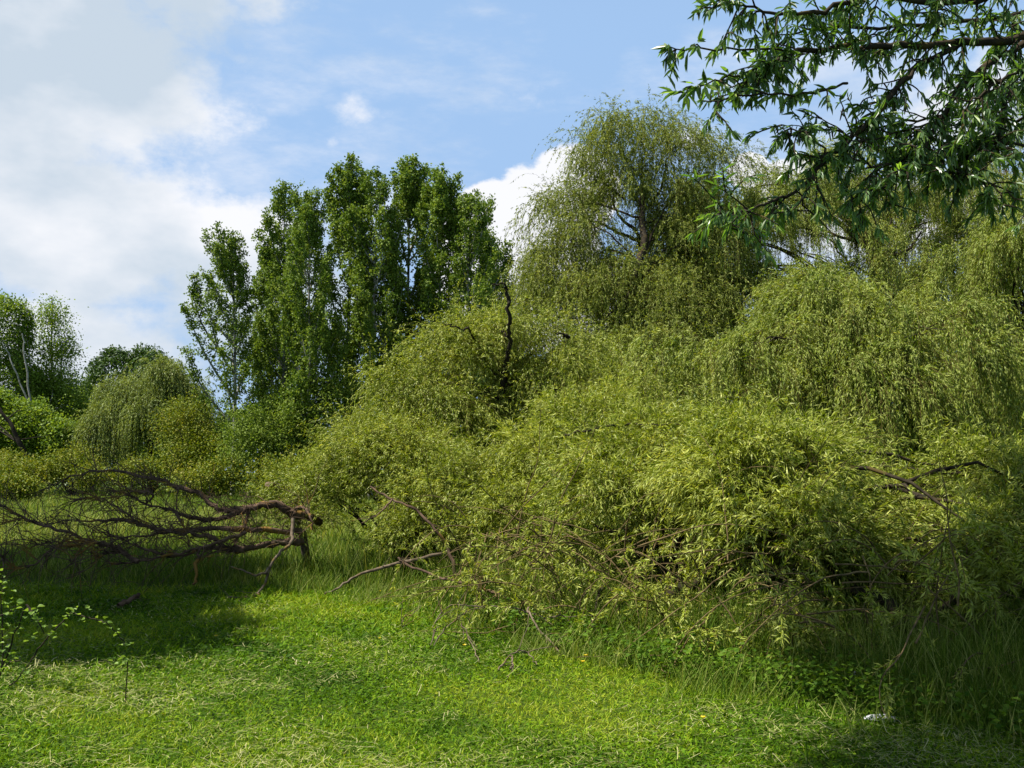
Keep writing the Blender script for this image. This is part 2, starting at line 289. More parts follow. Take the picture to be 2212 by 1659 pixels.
# ------------------------------------------------------------------ willows
def willow(name,label,cat,base,blobs,n,Ls,K,leaf,mat='willow',g=.35,clus=14,seed=1,trunk=None,limbs=(),auto=30,group=None,
           twig_r=.0035,up=.25,spread=.75,droop=.35,inner=.14,sig=.16,wood='bark',low=-.35,tr=.16,m=6,back=.45,outw=1.,lumpy=.16,lf=1.6,lift=None,zmin=.12,foot=None,md=None,fill=.16,upn=.35,arcs=0,dv=.32):
    rng=R(seed); root=thing(name,label,cat,base,group)
    nc=max(1,n//clus)
    if md:
        nf=int(nc*fill); P1,N1=blob_pts(rng,[(x[0],x[1]*.82,*x[2:]) for x in blobs],nf,.25,lumpy,lf,low,back); P2,N2=blob_pts(rng,mounds(rng,blobs,*md),nc-nf,.12,.1,3.,-.25,back); P=np.concatenate([P1,P2]); N=np.concatenate([N1,N2])
    else: P,N=blob_pts(rng,blobs,nc,inner,lumpy,lf,low,back)
    cl=np.repeat(np.arange(len(P)),clus); n=len(cl)
    out=N*outw; out[:,2]=out[:,2]*.5+up; out=nrm(out+rng.normal(size=out.shape)*.35)
    P0=P[cl]+rng.normal(size=(n,3))*sig; O=nrm(out[cl]+rng.normal(size=(n,3))*dv)
    ln=rng.uniform(Ls[0],Ls[1],len(P))[cl]*rng.uniform(.6,1.15,n)*np.where(rng.random(n)<.06,1.6,1)
    gg=g*rng.uniform(.7,1.3,n); wl=rng.random(n)<.07
    O[wl]=nrm(N[cl][wl]*.8+np.array([0,0,.75])+rng.normal(size=(wl.sum(),3))*.45); gg[wl]*=.35; ln[wl]=np.minimum(ln[wl]*1.2,.9)
    S=strands(rng,P0,O,ln,m,gg,.07)
    zg=gz(S[:,:,0],S[:,:,1])+zmin+.15*rng.random((n,1)); S[:,:,2]=np.maximum(S[:,:,2],zg)
    pos,T,s=along(rng,S,K); nn=len(pos)
    D=T+spread*runit(rng,nn)+np.array([0,0,-droop]); L_=rng.uniform(leaf[0],leaf[1],nn)*(1-.35*s); 
    ct=rng.normal(size=len(P))*.16; t=np.clip(.48+ct[cl].repeat(K)+rng.normal(size=nn)*.22,0,1)
    mb=MB(); leaf_quads(mb,rng,pos,D,L_,L_*leaf[2],up=np.array([0,-.1,1.])*upn,tint=t)
    mb.build('crown',M[mat],root)
    mb=MB(); tubes(mb,S[::2],np.linspace(twig_r,twig_r*.35,m+1),3)
    mb.build('twigs',M['twig'],root)
    mb=MB(); bz=np.array(base,float)
    if trunk is not None:
        limb(mb,trunk,tr,tr*.55,9,6,rng,.02,.06); mb.build('trunk',M[wood],root,True); mb=MB(); src=crom(trunk,6)[len(trunk)*2:]
    else: src=np.array([bz+np.array([0,0,.15])])
    if foot is not None: src=np.array(foot)
    for L_ in limbs: limb(mb,L_[0],L_[1],L_[2],6,5,rng,.015,.06)
    ii=rng.choice(len(P),auto); st=[]
    for j in ii:
        cand=src[src[:,2]<P[j][2]-.1]; st.append(cand[rng.integers(0,len(cand))] if len(cand) else src[src[:,2].argmin()])
    st=np.array(st)
    for a,b_ in zip(st,P[ii]-N[ii]*.12):
        dd=b_-a; h=np.linalg.norm(dd); mid=a+dd*.5+np.array([0,0,.12*h])+rng.normal(size=3)*h*.06
        c=crom([a,mid,b_],7,rng,h*.008); tubes(mb,c[None],np.linspace(.012+.008*h,.006,len(c))[None],5)
    mb.build('branches',M[wood],root,True)
    if arcs:
        mb=MB(); sx_=rng.uniform(-.6,5.0,arcs); st=np.stack([sx_,border(sx_)+.7+rng.random(arcs)*(10.9-sx_*.3-border(sx_)),rng.uniform(.25,1.0,arcs)],1)
        d=nrm(np.stack([rng.normal(size=arcs)*.9,-.35+rng.normal(size=arcs)*.4,.15+rng.normal(size=arcs)*.6],1))
        A=strands(rng,st,d,rng.uniform(.6,1.7,arcs),12,rng.uniform(.0,.16,arcs),.09); A[:,:,2]=np.maximum(A[:,:,2],.06); tubes(mb,A,np.linspace(.0078,.0022,13),5)
        A2=strands(rng,A[:,5],nrm(A[:,6]-A[:,5]+runit(rng,arcs)*.9),rng.uniform(.2,.7,arcs),7,.08,.10); A2[:,:,2]=np.maximum(A2[:,:,2],.05); tubes(mb,A2,np.linspace(.0042,.0016,8),4); mb.build('low_twigs',M['tan_twig'],root,True)
        A3=strands(rng,A[:,8],nrm(A[:,9]-A[:,8]+runit(rng,arcs)*1.1),rng.uniform(.15,.5,arcs),7,.05,.12); AA=np.concatenate([A2,A3]); pa,ta,_=along(rng,AA,42,.1); mb=MB(); leaf_quads(mb,rng,pa,ta+.9*runit(rng,len(pa)),rng.uniform(.035,.09,len(pa)),.013,up=np.array([0,0,.6])); mb.build('low_leaves',M[mat],root)
    return root
g0=lambda px,d: np.array([W(px,1000,d)[0],d,0.])
LW=(.08,.145,.135)
# front right, fallen, nearest
willow('fallen_willow','wide leafy fallen willow spreading over the right foreground with narrow bright leaves','willow',g0(1900,11),
  [B(1320,1105,12.2,.9,1.,.60),B(1560,1035,12.8,1.15,1.2,.58),B(1400,1035,13.2,.9,1.,.5),B(1480,1110,11,.95,.8,.48),B(1740,1110,11.2,1.0,1.1,.56),B(1960,1150,11.2,1.05,1.1,.66),B(2210,1150,11.5,1.2,1.2,.78),B(2330,1240,9.8,1.1,1.1,.8),B(1250,1000,14,.8,.9,.42),B(1650,1120,10.4,.8,.7,.48),B(1240,1190,11.2,.5,.5,.28,.5),B(1640,1200,9.8,.7,.5,.30,.6),B(1850,1200,9.4,.6,.5,.32,.6),B(2080,1230,9.,.7,.5,.42,.7),B(2240,1260,8.5,.7,.6,.5,.7)],
  15500,(.28,.62),22,LW,'willow',.14,24,21,md=(.7,.22,.66),auto=90,up=.35,sig=.10,inner=.2,lumpy=.22,lf=2.2,low=-.55,zmin=.3,arcs=270,
  foot=[W(1900,1300,10.6),W(1700,1290,11.2),W(2050,1290,10.2),W(1450,1240,11.8),W(1400,1290,11.)],
  limbs=[([W(1429,1300,10),W(1523,1249,10.2),W(1640,1235,10.6),W(1800,1270,10.8),W(1960,1300,10.6)],.075,.12),
   ([W(1843,1275,9.2),W(1916,1296,8.9),W(1954,1347,8.6),W(2014,1398,8.3)],.05,.075),
   ([W(2001,1364,8.4),W(2065,1279,8.8),W(2172,1236,9.4),W(2300,1200,10)],.028,.06),
   ([W(1304,1270,10.2),W(1281,1325,9.8),W(1285,1364,9.5),W(1316,1391,9.2)],.020,.008),
   ([W(1437,1247,10.5),W(1394,1309,10.),W(1347,1344,9.7),W(1300,1344,9.5),W(1270,1320,9.4)],.022,.008),
   ([W(1515,1240,10.6),W(1512,1300,10.4),W(1520,1345,10.2),W(1510,1400,9.8)],.018,.006),
   ([W(1600,1240,10.4),W(1604,1300,9.9),W(1595,1350,9.6),W(1606,1410,9.2)],.014,.006),
   ([W(1220,940,12.4),W(1290,925,12.3),W(1370,915,12.2),W(1470,918,12.)],.018,.008),
   ([W(1240,1110,11.),W(1380,1180,10.8),W(1500,1240,10.8)],.012,.03)])
# leafy lower sprays of that willow form a separate straggly growth
willow('low_willow','rounded bright willow thicket just right of the bare dead branches','willow',g0(880,14.6),
  [B(830,1040,14.8,.75,.8,.55),B(730,1090,14.8,.55,.7,.42),B(890,1000,15.2,.7,.8,.42),B(1010,1080,14.2,.8,.9,.50),B(1110,1130,13.6,.6,.7,.42),B(940,1130,14.2,.55,.7,.42),B(640,1130,15.6,.5,.6,.33),B(770,1000,15.6,.7,.7,.32),B(760,1160,14.,.45,.4,.28,.6),B(900,1165,13.8,.45,.4,.25,.5),B(1060,1180,13.2,.5,.4,.25,.5)],
  7000,(.24,.5),20,(.06,.105,.17),'willow',.13,17,22,md=(1.0,.2,.52),auto=50,up=.3,sig=.12,inner=.18,lumpy=.22,lf=2.4,low=-.5,zmin=.3,
  limbs=[([W(1060,950,14.6),W(1120,990,14.5),W(1160,1020,14.5)],.02,.01)])
willow('broken_willow','mid height willow with snapped black top and hanging curtains behind the low thicket','willow',g0(1065,17),
  [B(1090,745,17.4,1.0,1.1,.55),B(1010,800,16.9,.8,1.0,.6),B(900,880,16.4,.55,.7,.45),B(1200,810,17.2,1.0,1.1,.65),B(1310,890,17,1.0,1.1,.55),B(850,950,16.2,.5,.6,.33),B(970,920,16.3,.8,.9,.55),B(1170,900,17,.7,.7,.55)],
  7600,(.35,.95),22,(.065,.11,.18),'willow',.30,16,23,md=(.9,.22,.56),trunk=[W(1050,1110,16.8),W(1058,950,16.4),W(1085,860,16.4),W(1096,760,16.1),W(1099,700,15.9),W(1098,640,15.8)],tr=.05,auto=22,wood='darkbark',up=.25,sig=.12,inner=.2,lf=2.2,lumpy=.2,
  limbs=[([W(1098,660,15.7),W(1097,630,15.7),W(1094,618,15.7),W(1080,613,15.7),W(1062,616,15.7)],.03,.010),([W(1012,708,15.9),W(1000,712,15.9),W(975,703,15.7),W(958,700,15.6)],.02,.008),([W(1012,708,15.9),W(1030,740,16.2),W(1045,780,16.5)],.015,.03),
   ([W(1230,730,15.6),W(1218,722,15.5),W(1200,720,15.4)],.03,.01)])
# mid right mass
willow('weeping_willow','broad weeping willow with long yellow green curtains behind the fallen willow','willow',g0(1830,20.5),
  [B(1840,770,20.5,2.0,1.9,1.25),B(1650,860,19.5,1.3,1.3,1.1),B(2040,870,19,1.3,1.3,1.35),B(1500,880,18.5,1.1,1.1,1.0),B(1770,680,22,1.3,1.4,.8),B(1880,930,18.6,1.3,1.2,1.1),B(1950,800,19.5,1.4,1.3,1.2)],
  10500,(.8,2.1),30,(.085,.14,.19),'willow_mid',.7,34,24,dv=.13,md=(.42,.4,1.0),trunk=[W(1830,1150,20.5),W(1820,900,20.5),W(1850,760,20.5)],auto=60,up=.5,sig=.075,inner=.16,m=8,lumpy=.35,lf=1.7)
willow('weeping_willow','darker weeping willow filling the right edge of the view','willow',g0(2230,23),
  [B(2220,545,23,1.6,1.6,1.3),B(2130,650,24,1.2,1.3,1.2),B(2120,760,23,1.3,1.4,1.4),B(2260,850,21,1.5,1.4,1.7),B(2150,930,21,1.1,1.1,1.2)],
  6500,(.8,2.1),28,(.085,.14,.19),'willow_mid',.7,34,25,dv=.13,md=(.42,.4,1.0),trunk=[W(2230,1140,23),W(2220,900,23),W(2215,700,23)],auto=40,up=.5,sig=.08,m=8,lumpy=.35)
willow('weeping_willow','spreading weeping willow with bare brown forks near its domed top','willow',g0(1890,33),
  [B(1900,435,33,2.4,2.4,1.2),B(1720,510,32,2.4,2.4,1.7),B(2060,500,33,2.2,2.2,1.7),B(1590,650,31,2.3,2.2,2.6),B(1980,640,32,2.6,2.4,2.6),B(1760,700,31,2.6,2.4,2.6),B(1620,480,34,1.8,1.8,1.1),B(1550,520,33,1.3,1.4,1.2),B(1800,440,34,1.6,1.6,.9),B(2040,430,34,1.4,1.4,.9)],
  13500,(.7,2.1),24,(.10,.16,.2),'willow_mid',.65,32,26,dv=.16,md=(.22,.5,1.5),trunk=[W(1890,1110,33),W(1885,800,33),W(1890,570,33),W(1893,520,33)],tr=.3,auto=70,up=.5,sig=.12,m=8,twig_r=.006,lf=1.1,lumpy=.2,
  limbs=[([W(1890,560,31.),W(1895,520,31),W(1893,470,31)],.10,.05),([W(1890,545,31),W(1860,520,31),W(1830,495,31)],.08,.03),([W(1893,540,31),W(1920,500,31),W(1925,470,31)],.07,.03),([W(1900,555,31),W(1960,540,31),W(1990,500,31)],.06,.03)])
willow('tall_willow','tallest open crowned willow rising above the others with dark curved trunk','willow',g0(1375,30),
  [B(1350,300,30,1.25,1.4,.65,1.),B(1440,340,30,.95,1.1,.8,.9),B(1275,350,30,.9,1.,.85,.9),B(1350,420,30,1.6,1.4,.75,.7),B(1480,440,30,1.1,1.1,.8,.9),B(1555,385,30,.75,.9,.5,.9),B(1225,460,30,.85,1.,.6,.8),B(1265,510,29.6,.9,1.,.6,.8),
   B(1480,535,29.6,1.0,.9,.9,1.2),B(1225,570,30,.9,.9,.8,1.2),B(1550,500,30.5,1.,.9,.9,1.),B(1300,610,29.4,.9,.8,.6,1.),B(1455,480,30.4,.7,.7,.6,.8),B(1200,650,30,1.4,1.6,1.2,1.6),B(1300,670,29,1.6,1.6,1.5,1.6),B(1440,670,29,1.7,1.7,1.7,1.8),B(1510,590,30,1.1,1.3,1.5,1.6),B(1370,800,28,2.4,2.,1.6,1.6)],
  18000,(.4,1.45),20,(.09,.15,.22),'willow_far',.5,11,27,md=(.7,.35,.75),trunk=[W(1400,1130,30),W(1350,800,29),W(1360,640,28),W(1392,540,28.4),W(1388,470,29),W(1387,400,29.5)],tr=.15,auto=26,up=.4,sig=.2,m=7,twig_r=.004,lf=1.5,lumpy=.42,inner=.3,
  limbs=[([W(1385,590,29.8),W(1380,510,29.8),W(1350,480,29.8),W(1330,450,29.8),W(1320,400,29.8)],.07,.03),([W(1392,520,30),W(1385,470,30),W(1388,440,30),W(1387,330,30)],.09,.03),([W(1395,540,30),W(1430,500,30),W(1450,480,30),W(1500,450,30),W(1550,410,30)],.08,.02),
   ([W(1380,520,30),W(1330,500,30),W(1290,480,30),W(1220,480,30)],.06,.02),([W(1370,560,30),W(1310,540,30),W(1260,580,30)],.05,.02),([W(1350,430,30),W(1310,400,30),W(1290,370,30)],.04,.02),([W(1400,450,30),W(1430,400,30),W(1440,340,30)],.05,.02)],back=.8,outw=.8)
willow('airy_willow','thin airy tree showing sky between its twigs at the upper right edge','tree',g0(2190,40),
  [B(2150,330,40,1.6,1.6,1.5),B(2210,430,40,1.8,1.6,1.6),B(2100,420,40,1.2,1.2,1.2)],
  1300,(.8,1.6),22,(.10,.17,.19),'willow_far',.5,10,28,trunk=[W(2190,1090,40),W(2190,700,40),W(2185,420,40)],tr=.25,auto=40,up=.4,sig=.3,m=6,inner=.4,back=.9)

# ------------------------------------------------------------------ poplars
def poplar_parts(seed,H=16.,spread=1.,nb=60,leaves=26000,t0=.10,bias=None):
    """returns numpy meshes with base at the origin"""
    rng=R(seed); tk=MB(); br=MB(); cr=MB()
    zz=np.linspace(0,1,9); tp=np.stack([.25*np.sin(zz*3+seed)*zz,.2*np.cos(zz*2.5+seed)*zz,zz*H*.96],1)
    c=crom(tp,3); tubes(tk,c[None],np.linspace(.14,.025,len(c))[None],8)
    ts=np.sort(rng.uniform(t0,.97,nb)); az=np.arange(nb)*2.4+rng.normal(size=nb)*.4; cur=[]
    for t,a in zip(ts,az):
        p0=np.array([np.interp(t*H*.96,tp[:,2],tp[:,0]),np.interp(t*H*.96,tp[:,2],tp[:,1]),t*H*.96])
        ln=H*(.27*(1-t)**.6+.05)*rng.uniform(.75,1.15)*(1.0 if t>.25 else .8)
        if bias is not None: ln*=1+bias*cos(a-pi)
        e=radians(rng.uniform(34,56)); d=np.array([cos(a)*cos(e)*spread,sin(a)*cos(e)*spread,sin(e)])
        S=strands(rng,p0[None],d[None],np.array([ln]),7,-.17,.05)[0]; cur.append(S)
        tubes(br,S[None],np.linspace(.02+.012*ln,.006,8)[None],4)
    cur.append(np.linspace(tp[-2],np.array([tp[-1][0],tp[-1][1],H]),8))
    S=np.array(cur); w=np.linalg.norm(S[:,-1]-S[:,0],axis=1)+.5
    ncl=leaves//13; bi=rng.choice(len(S),ncl,p=w/w.sum()); s=rng.random(ncl)**.75; s=.12+.88*s
    i=np.minimum((s*7).astype(int),6); f=(s*7-i)[:,None]; p=S[bi,i]*(1-f)+S[bi,i+1]*f
    rad=.55*np.sqrt(np.clip(1.15-s,.05,1))*1.1*(1+.30*np.sin(s*15+bi))
    cp=p+runit(rng,ncl)*(rad*rng.random(ncl)**.5)[:,None]
    cl=np.repeat(np.arange(ncl),13); P=cp[cl]+rng.normal(size=(len(cl),3))*.085
    D=runit(rng,len(P))+np.array([0,0,-.25]); L_=rng.uniform(.085,.15,len(P))
    t=np.clip(.45+rng.normal(size=ncl)[cl]*.15+rng.normal(size=len(P))*.2,0,1)
    leaf_quads(cr,rng,P,D,L_,L_*.85,tint=t,curl=.05)
    return tk,br,cr
def put(src,label,px,d,H0,top,lean=0.,rz=0.,name='poplar',cat='poplar',group=None,sx=1.):
    """copy a built tree (root with parts) to a place, scaled to reach the wanted height"""
    base=g0(px,d); h=W(px,top,d)[2]; k=h/H0
    r=src.copy(); C.objects.link(r); r.name=name
    r.location=base; r.scale=(k*sx,k*sx,k); r.rotation_euler=(0,lean,rz); tag(r,label,cat,group)
    for ch in src.children:
        c=ch.copy(); C.objects.link(c); c.parent=r
    return r
protos=[]
for sd,nb,lv,sp,bi in ((3,40,33000,1.,None),(5,43,36000,.95,None),(9,38,32000,1.1,None),(14,38,23000,1.3,.5)):
    root=thing('poplar','poplar','poplar',(0,0,0)); tk,br,cr=poplar_parts(sd,16.,sp,nb,lv,bias=bi,t0=.28 if sd==14 else .2)
    tk.build('trunk',M['birch'],root,True); br.build('branches',M['birch'],root,True); cr.build('crown',M['poplar'],root); protos.append(root)
GP='poplars in the dark green grove'
spec=[(3,503,48,498,'airy leftmost poplar of the dark grove with a bare grey trunk low down',-.0,0.,1.05),
 (0,610,51,400,'narrow topped poplar second from the left end of the dark grove',0,1.,.95),
 (1,667,47,412,'poplar with pale lower trunk left of the grove centre',0,2.,.9),
 (2,742,52,355,'twin plumed poplar reaching high just left of the grove peak',0,3.,.95),
 (0,800,50,372,'dense poplar between the twin plumed one and the grove peak',0,4.,.9),
 (1,872,53,343,'tallest poplar at the peak of the dark grove',0,5.,.95),
 (2,945,51,372,'broad plumed poplar just right of the grove peak',0.02,.6,.95),
 (3,1030,50,415,'right end poplar whose plumes lean out towards the pale cumulus',.05,3.3,.95),
 (0,1068,54,490,'shorter poplar behind the snapped black willow top',.07,2.2,1.05),
 (1,585,55,540,'shorter poplar behind the gap beside the airy leftmost one',0,2.8,.85)]
for i,(pi_,px,d,top,lab,lean,rz,sx) in enumerate(spec): put(protos[pi_],lab,px,d,16.,top,lean,rz,group=GP,sx=sx)
for p in protos:
    for ch in list(p.children): bpy.data.objects.remove(ch)
    bpy.data.objects.remove(p)

# ------------------------------------------------------------------ shrubs and far trees
def bushy(name,label,cat,base,blobs,n,leaf,mat,seed,trunk=None,tr=.12,group=None,wood='bark',inner=.2,lumpy=.2,lf=1.4,auto=18,per=12,cs=.16,low=-.6,aspect=.7,zmin=.05,limbs=(),back=.4):
    rng=R(seed); root=thing(name,label,cat,base,group); nc=n//per
    P,N=blob_pts(rng,blobs,nc,inner,lumpy,lf,low,back,zmin)
    cl=np.repeat(np.arange(len(P)),per); Q=P[cl]+rng.normal(size=(len(cl),3))*cs; Q[:,2]=np.maximum(Q[:,2],zmin*.5+.04)
    D=runit(rng,len(Q))+N[cl]*.5+np.array([0,0,-.15]); L_=rng.uniform(*leaf,len(Q))
    t=np.clip(.48+(rng.normal(size=len(P))*.17)[cl]+rng.normal(size=len(Q))*.18,0,1)
    mb=MB(); leaf_quads(mb,rng,Q,D,L_,L_*aspect,up=np.array([0,-.2,1.]),tint=t,curl=.06); mb.build('crown',M[mat],root)
    mb=MB(); base=np.array(base,float)
    if trunk is not None: limb(mb,trunk,tr,tr*.4,8,5,rng,.02,.04); mb.build('trunk',M[wood],root,True); mb=MB(); src=crom(trunk,5)[4:]
    else: src=np.array([base+np.array([.1,0,.05]),base+np.array([-.15,.05,.05])])
    for L2 in limbs: limb(mb,L2[0],L2[1],L2[2],6,4,rng,.03,.05)
    ii=rng.choice(len(P),auto)
    for j in ii:
        cand=np.array(src)[np.array(src)[:,2]<P[j][2]-.5]; a=cand[rng.integers(0,len(cand))] if len(cand) else base; b_=P[j]; dd=b_-a; h=np.linalg.norm(dd)
        c=crom([a,a+dd*.5+np.array([0,0,.08*h])+rng.normal(size=3)*h*.05,b_],6); tubes(mb,c[None],np.linspace(.01+.008*h,.006,len(c))[None],4)
    mb.build('branches',M[wood],root,True); return root
bushy('broadleaf_tree','light green tree cut by the left edge of the view','tree',g0(5,60),[B(-5,735,60,1.9,1.8,2.6),B(20,850,60,2.4,2,2.2),B(-30,830,60,2,2,2.4),B(40,700,60,.9,.9,1.4)],30000,(.11,.19),'fresh',31,trunk=[W(60,1075,60),W(65,920,60),W(45,800,60),W(35,700,60)],wood='birch',auto=30,limbs=[([W(80,960,58),W(65,860,58),W(52,760,58),W(48,720,58)],.07,.03),([W(62,870,58),W(30,790,58),W(5,740,58)],.05,.03)])
bushy('broadleaf_tree','pale slender tree with thin feathery top beside the left edge tree','tree',g0(112,62),[B(112,690,62,1.0,.9,1.3,.9),B(120,760,62,1.5,1.5,1.6,.8),B(112,850,62,2.1,2.,2.0,1.4),B(150,900,61,1.6,1.6,1.8,1.4)],26000,(.09,.17),'fresh',32,trunk=[W(104,1070,62),W(108,900,62),W(112,760,62),W(112,640,62)],wood='birch',tr=.10,auto=40,inner=.45,per=9,cs=.3,limbs=[([W(102,940,60),W(108,880,60),W(114,840,60)],.05,.03)])
bushy('dark_tree','dark green round topped tree between the pale left trees and the poplars','tree',g0(285,72),[B(260,840,72,2.4,2.4,2.6),B(330,830,72,2.2,2.2,2.3),B(220,880,72,1.8,2,2.2),B(245,790,72,1.2,1.2,1.4),B(320,790,72,1.6,1.2,1.2)],20000,(.14,.24),'dark',33,trunk=[W(285,1065,72),W(285,850,72)],auto=15)
willow('weeping_willow','small pale drooping willow standing beyond the left meadow','willow',g0(325,56),
  [B(352,812,56,.85,.9,.7),B(290,862,56,.95,.9,.8),B(340,880,55.5,1.1,1.,.9),B(225,930,56,1.2,1.1,1.2),B(270,850,57,.9,.9,.8),B(390,870,57,1.2,1.2,1.2)],
  4600,(1.2,3.4),30,(.15,.22,.24),'willow_pale',.8,13,34,trunk=[W(325,1080,56),W(325,860,56)],tr=.2,auto=15,up=.2,sig=.18,m=8,twig_r=.006,low=-.2,lumpy=.42,lf=1.7)
bushy('broadleaf_tree','yellowish green undergrowth tree with leaning dark trunk at the left edge','tree',g0(60,56),[B(40,940,56,2.2,1.8,1.8),B(130,960,56,1.8,1.6,1.5),B(-20,900,56,1.6,1.6,1.6)],30000,(.12,.2),'fresh',35,trunk=[W(62,1000,53),W(40,950,53),W(15,905,53),W(-15,870,53)],tr=.16,wood='darkbark',auto=10,inner=.3)
GS='olive shrubs along the far meadow edge'
for i,(bl,lab,n,mt) in enumerate([
 ([B(60,1030,50,1.7,1.2,.9),B(10,1015,51,1.4,1.2,.9)],'olive shrub at the left end of the far meadow edge',9000,'shrub'),
 ([B(160,1015,51,1.5,1.1,1.1),B(195,1035,50,1.0,1.,.8)],'domed olive shrub under the pale slender tree',8000,'shrub'),
 ([B(320,1025,52,1.3,1.,.8),B(290,1035,52,.9,.9,.6)],'yellow olive shrub under the small drooping willow',6000,'shrub'),
 ([B(420,990,49,1.5,1.2,1.4),B(400,930,50,1.3,1.2,1.6)],'bushy olive shrub at the foot of the airy leftmost poplar',12000,'shrub'),
 ([B(455,970,58,1.8,1.4,1.6),B(395,910,60,1.6,1.4,2.0)],'leafy green bush closing the gap between the small drooping willow and the poplars',22000,'fresh'),
 ([B(200,960,62,2.0,1.4,2.2),B(150,930,64,2.,1.4,2.4)],'tall green bush between the pale slender tree and the small drooping willow',20000,'fresh'),
 ([B(470,1040,45,1.3,1.,.9),B(420,1050,44,.9,.9,.7)],'rusty olive low shrub just behind the bare dead branches',7000,'shrub'),
 ([B(560,960,46,1.7,1.4,1.9),B(600,900,48,1.2,1.2,1.4)],'tall leafy shrub between the first two pale poplar trunks',17000,'poplar'),
 ([B(690,930,47,1.7,1.4,2.0),B(740,870,48,1.4,1.2,1.5)],'dense shrub at the foot of the poplars right of the pale trunk',16000,'poplar'),
 ([B(620,1040,44,1.6,1.2,1.2),B(700,1040,42,1.3,1.1,1.2)],'low green shrub behind the left flank of the bright thicket',12000,'shrub'),
 ([B(30,1058,40,1.1,.8,.45)],'small brownish bush standing alone in the left meadow',4500,'shrub')]):
    c=bl[0][0]; bushy('shrub',lab,'shrub',(c[0],c[1],0),bl,n,(.07,.14),mt,40+i,group=GS if mt=='shrub' else None,auto=22,inner=.34,cs=.22,lumpy=.5,lf=2.3)
def understorey():
    rng=R(51); mb=MB(); bl=[B(1130,930,40,4.5,1.6,3.0),B(1420,900,41,5,1.6,3.6),B(1750,880,42,6,1.6,4.2),B(2120,880,41,6,1.6,4.6)]
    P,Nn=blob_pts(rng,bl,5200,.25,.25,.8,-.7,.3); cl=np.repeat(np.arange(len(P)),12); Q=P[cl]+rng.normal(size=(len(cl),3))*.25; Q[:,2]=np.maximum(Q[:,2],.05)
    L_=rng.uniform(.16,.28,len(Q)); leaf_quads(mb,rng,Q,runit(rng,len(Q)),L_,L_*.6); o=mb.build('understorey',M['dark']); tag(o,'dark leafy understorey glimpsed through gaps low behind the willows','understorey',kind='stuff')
understorey()
def treeline():
    rng=R(50); mb=MB(); n=80000; X=rng.uniform(-95,95,n); top=5.2+1.0*np.sin(X*.21)+.7*np.sin(X*.53+1)+.4*np.sin(X*1.7); Z=top*rng.random(n)**.6; Y=88+rng.normal(size=n)*1.5*(1-.3*Z/3)
    D=runit(rng,n); L_=rng.uniform(.3,.6,n); leaf_quads(mb,rng,np.stack([X,Y,Z+.1],1),D,L_,L_*.8); o=mb.build('distant_wood',M['dark']); tag(o,'far low line of dark woodland beyond the meadow','woodland',kind='stuff')
treeline()

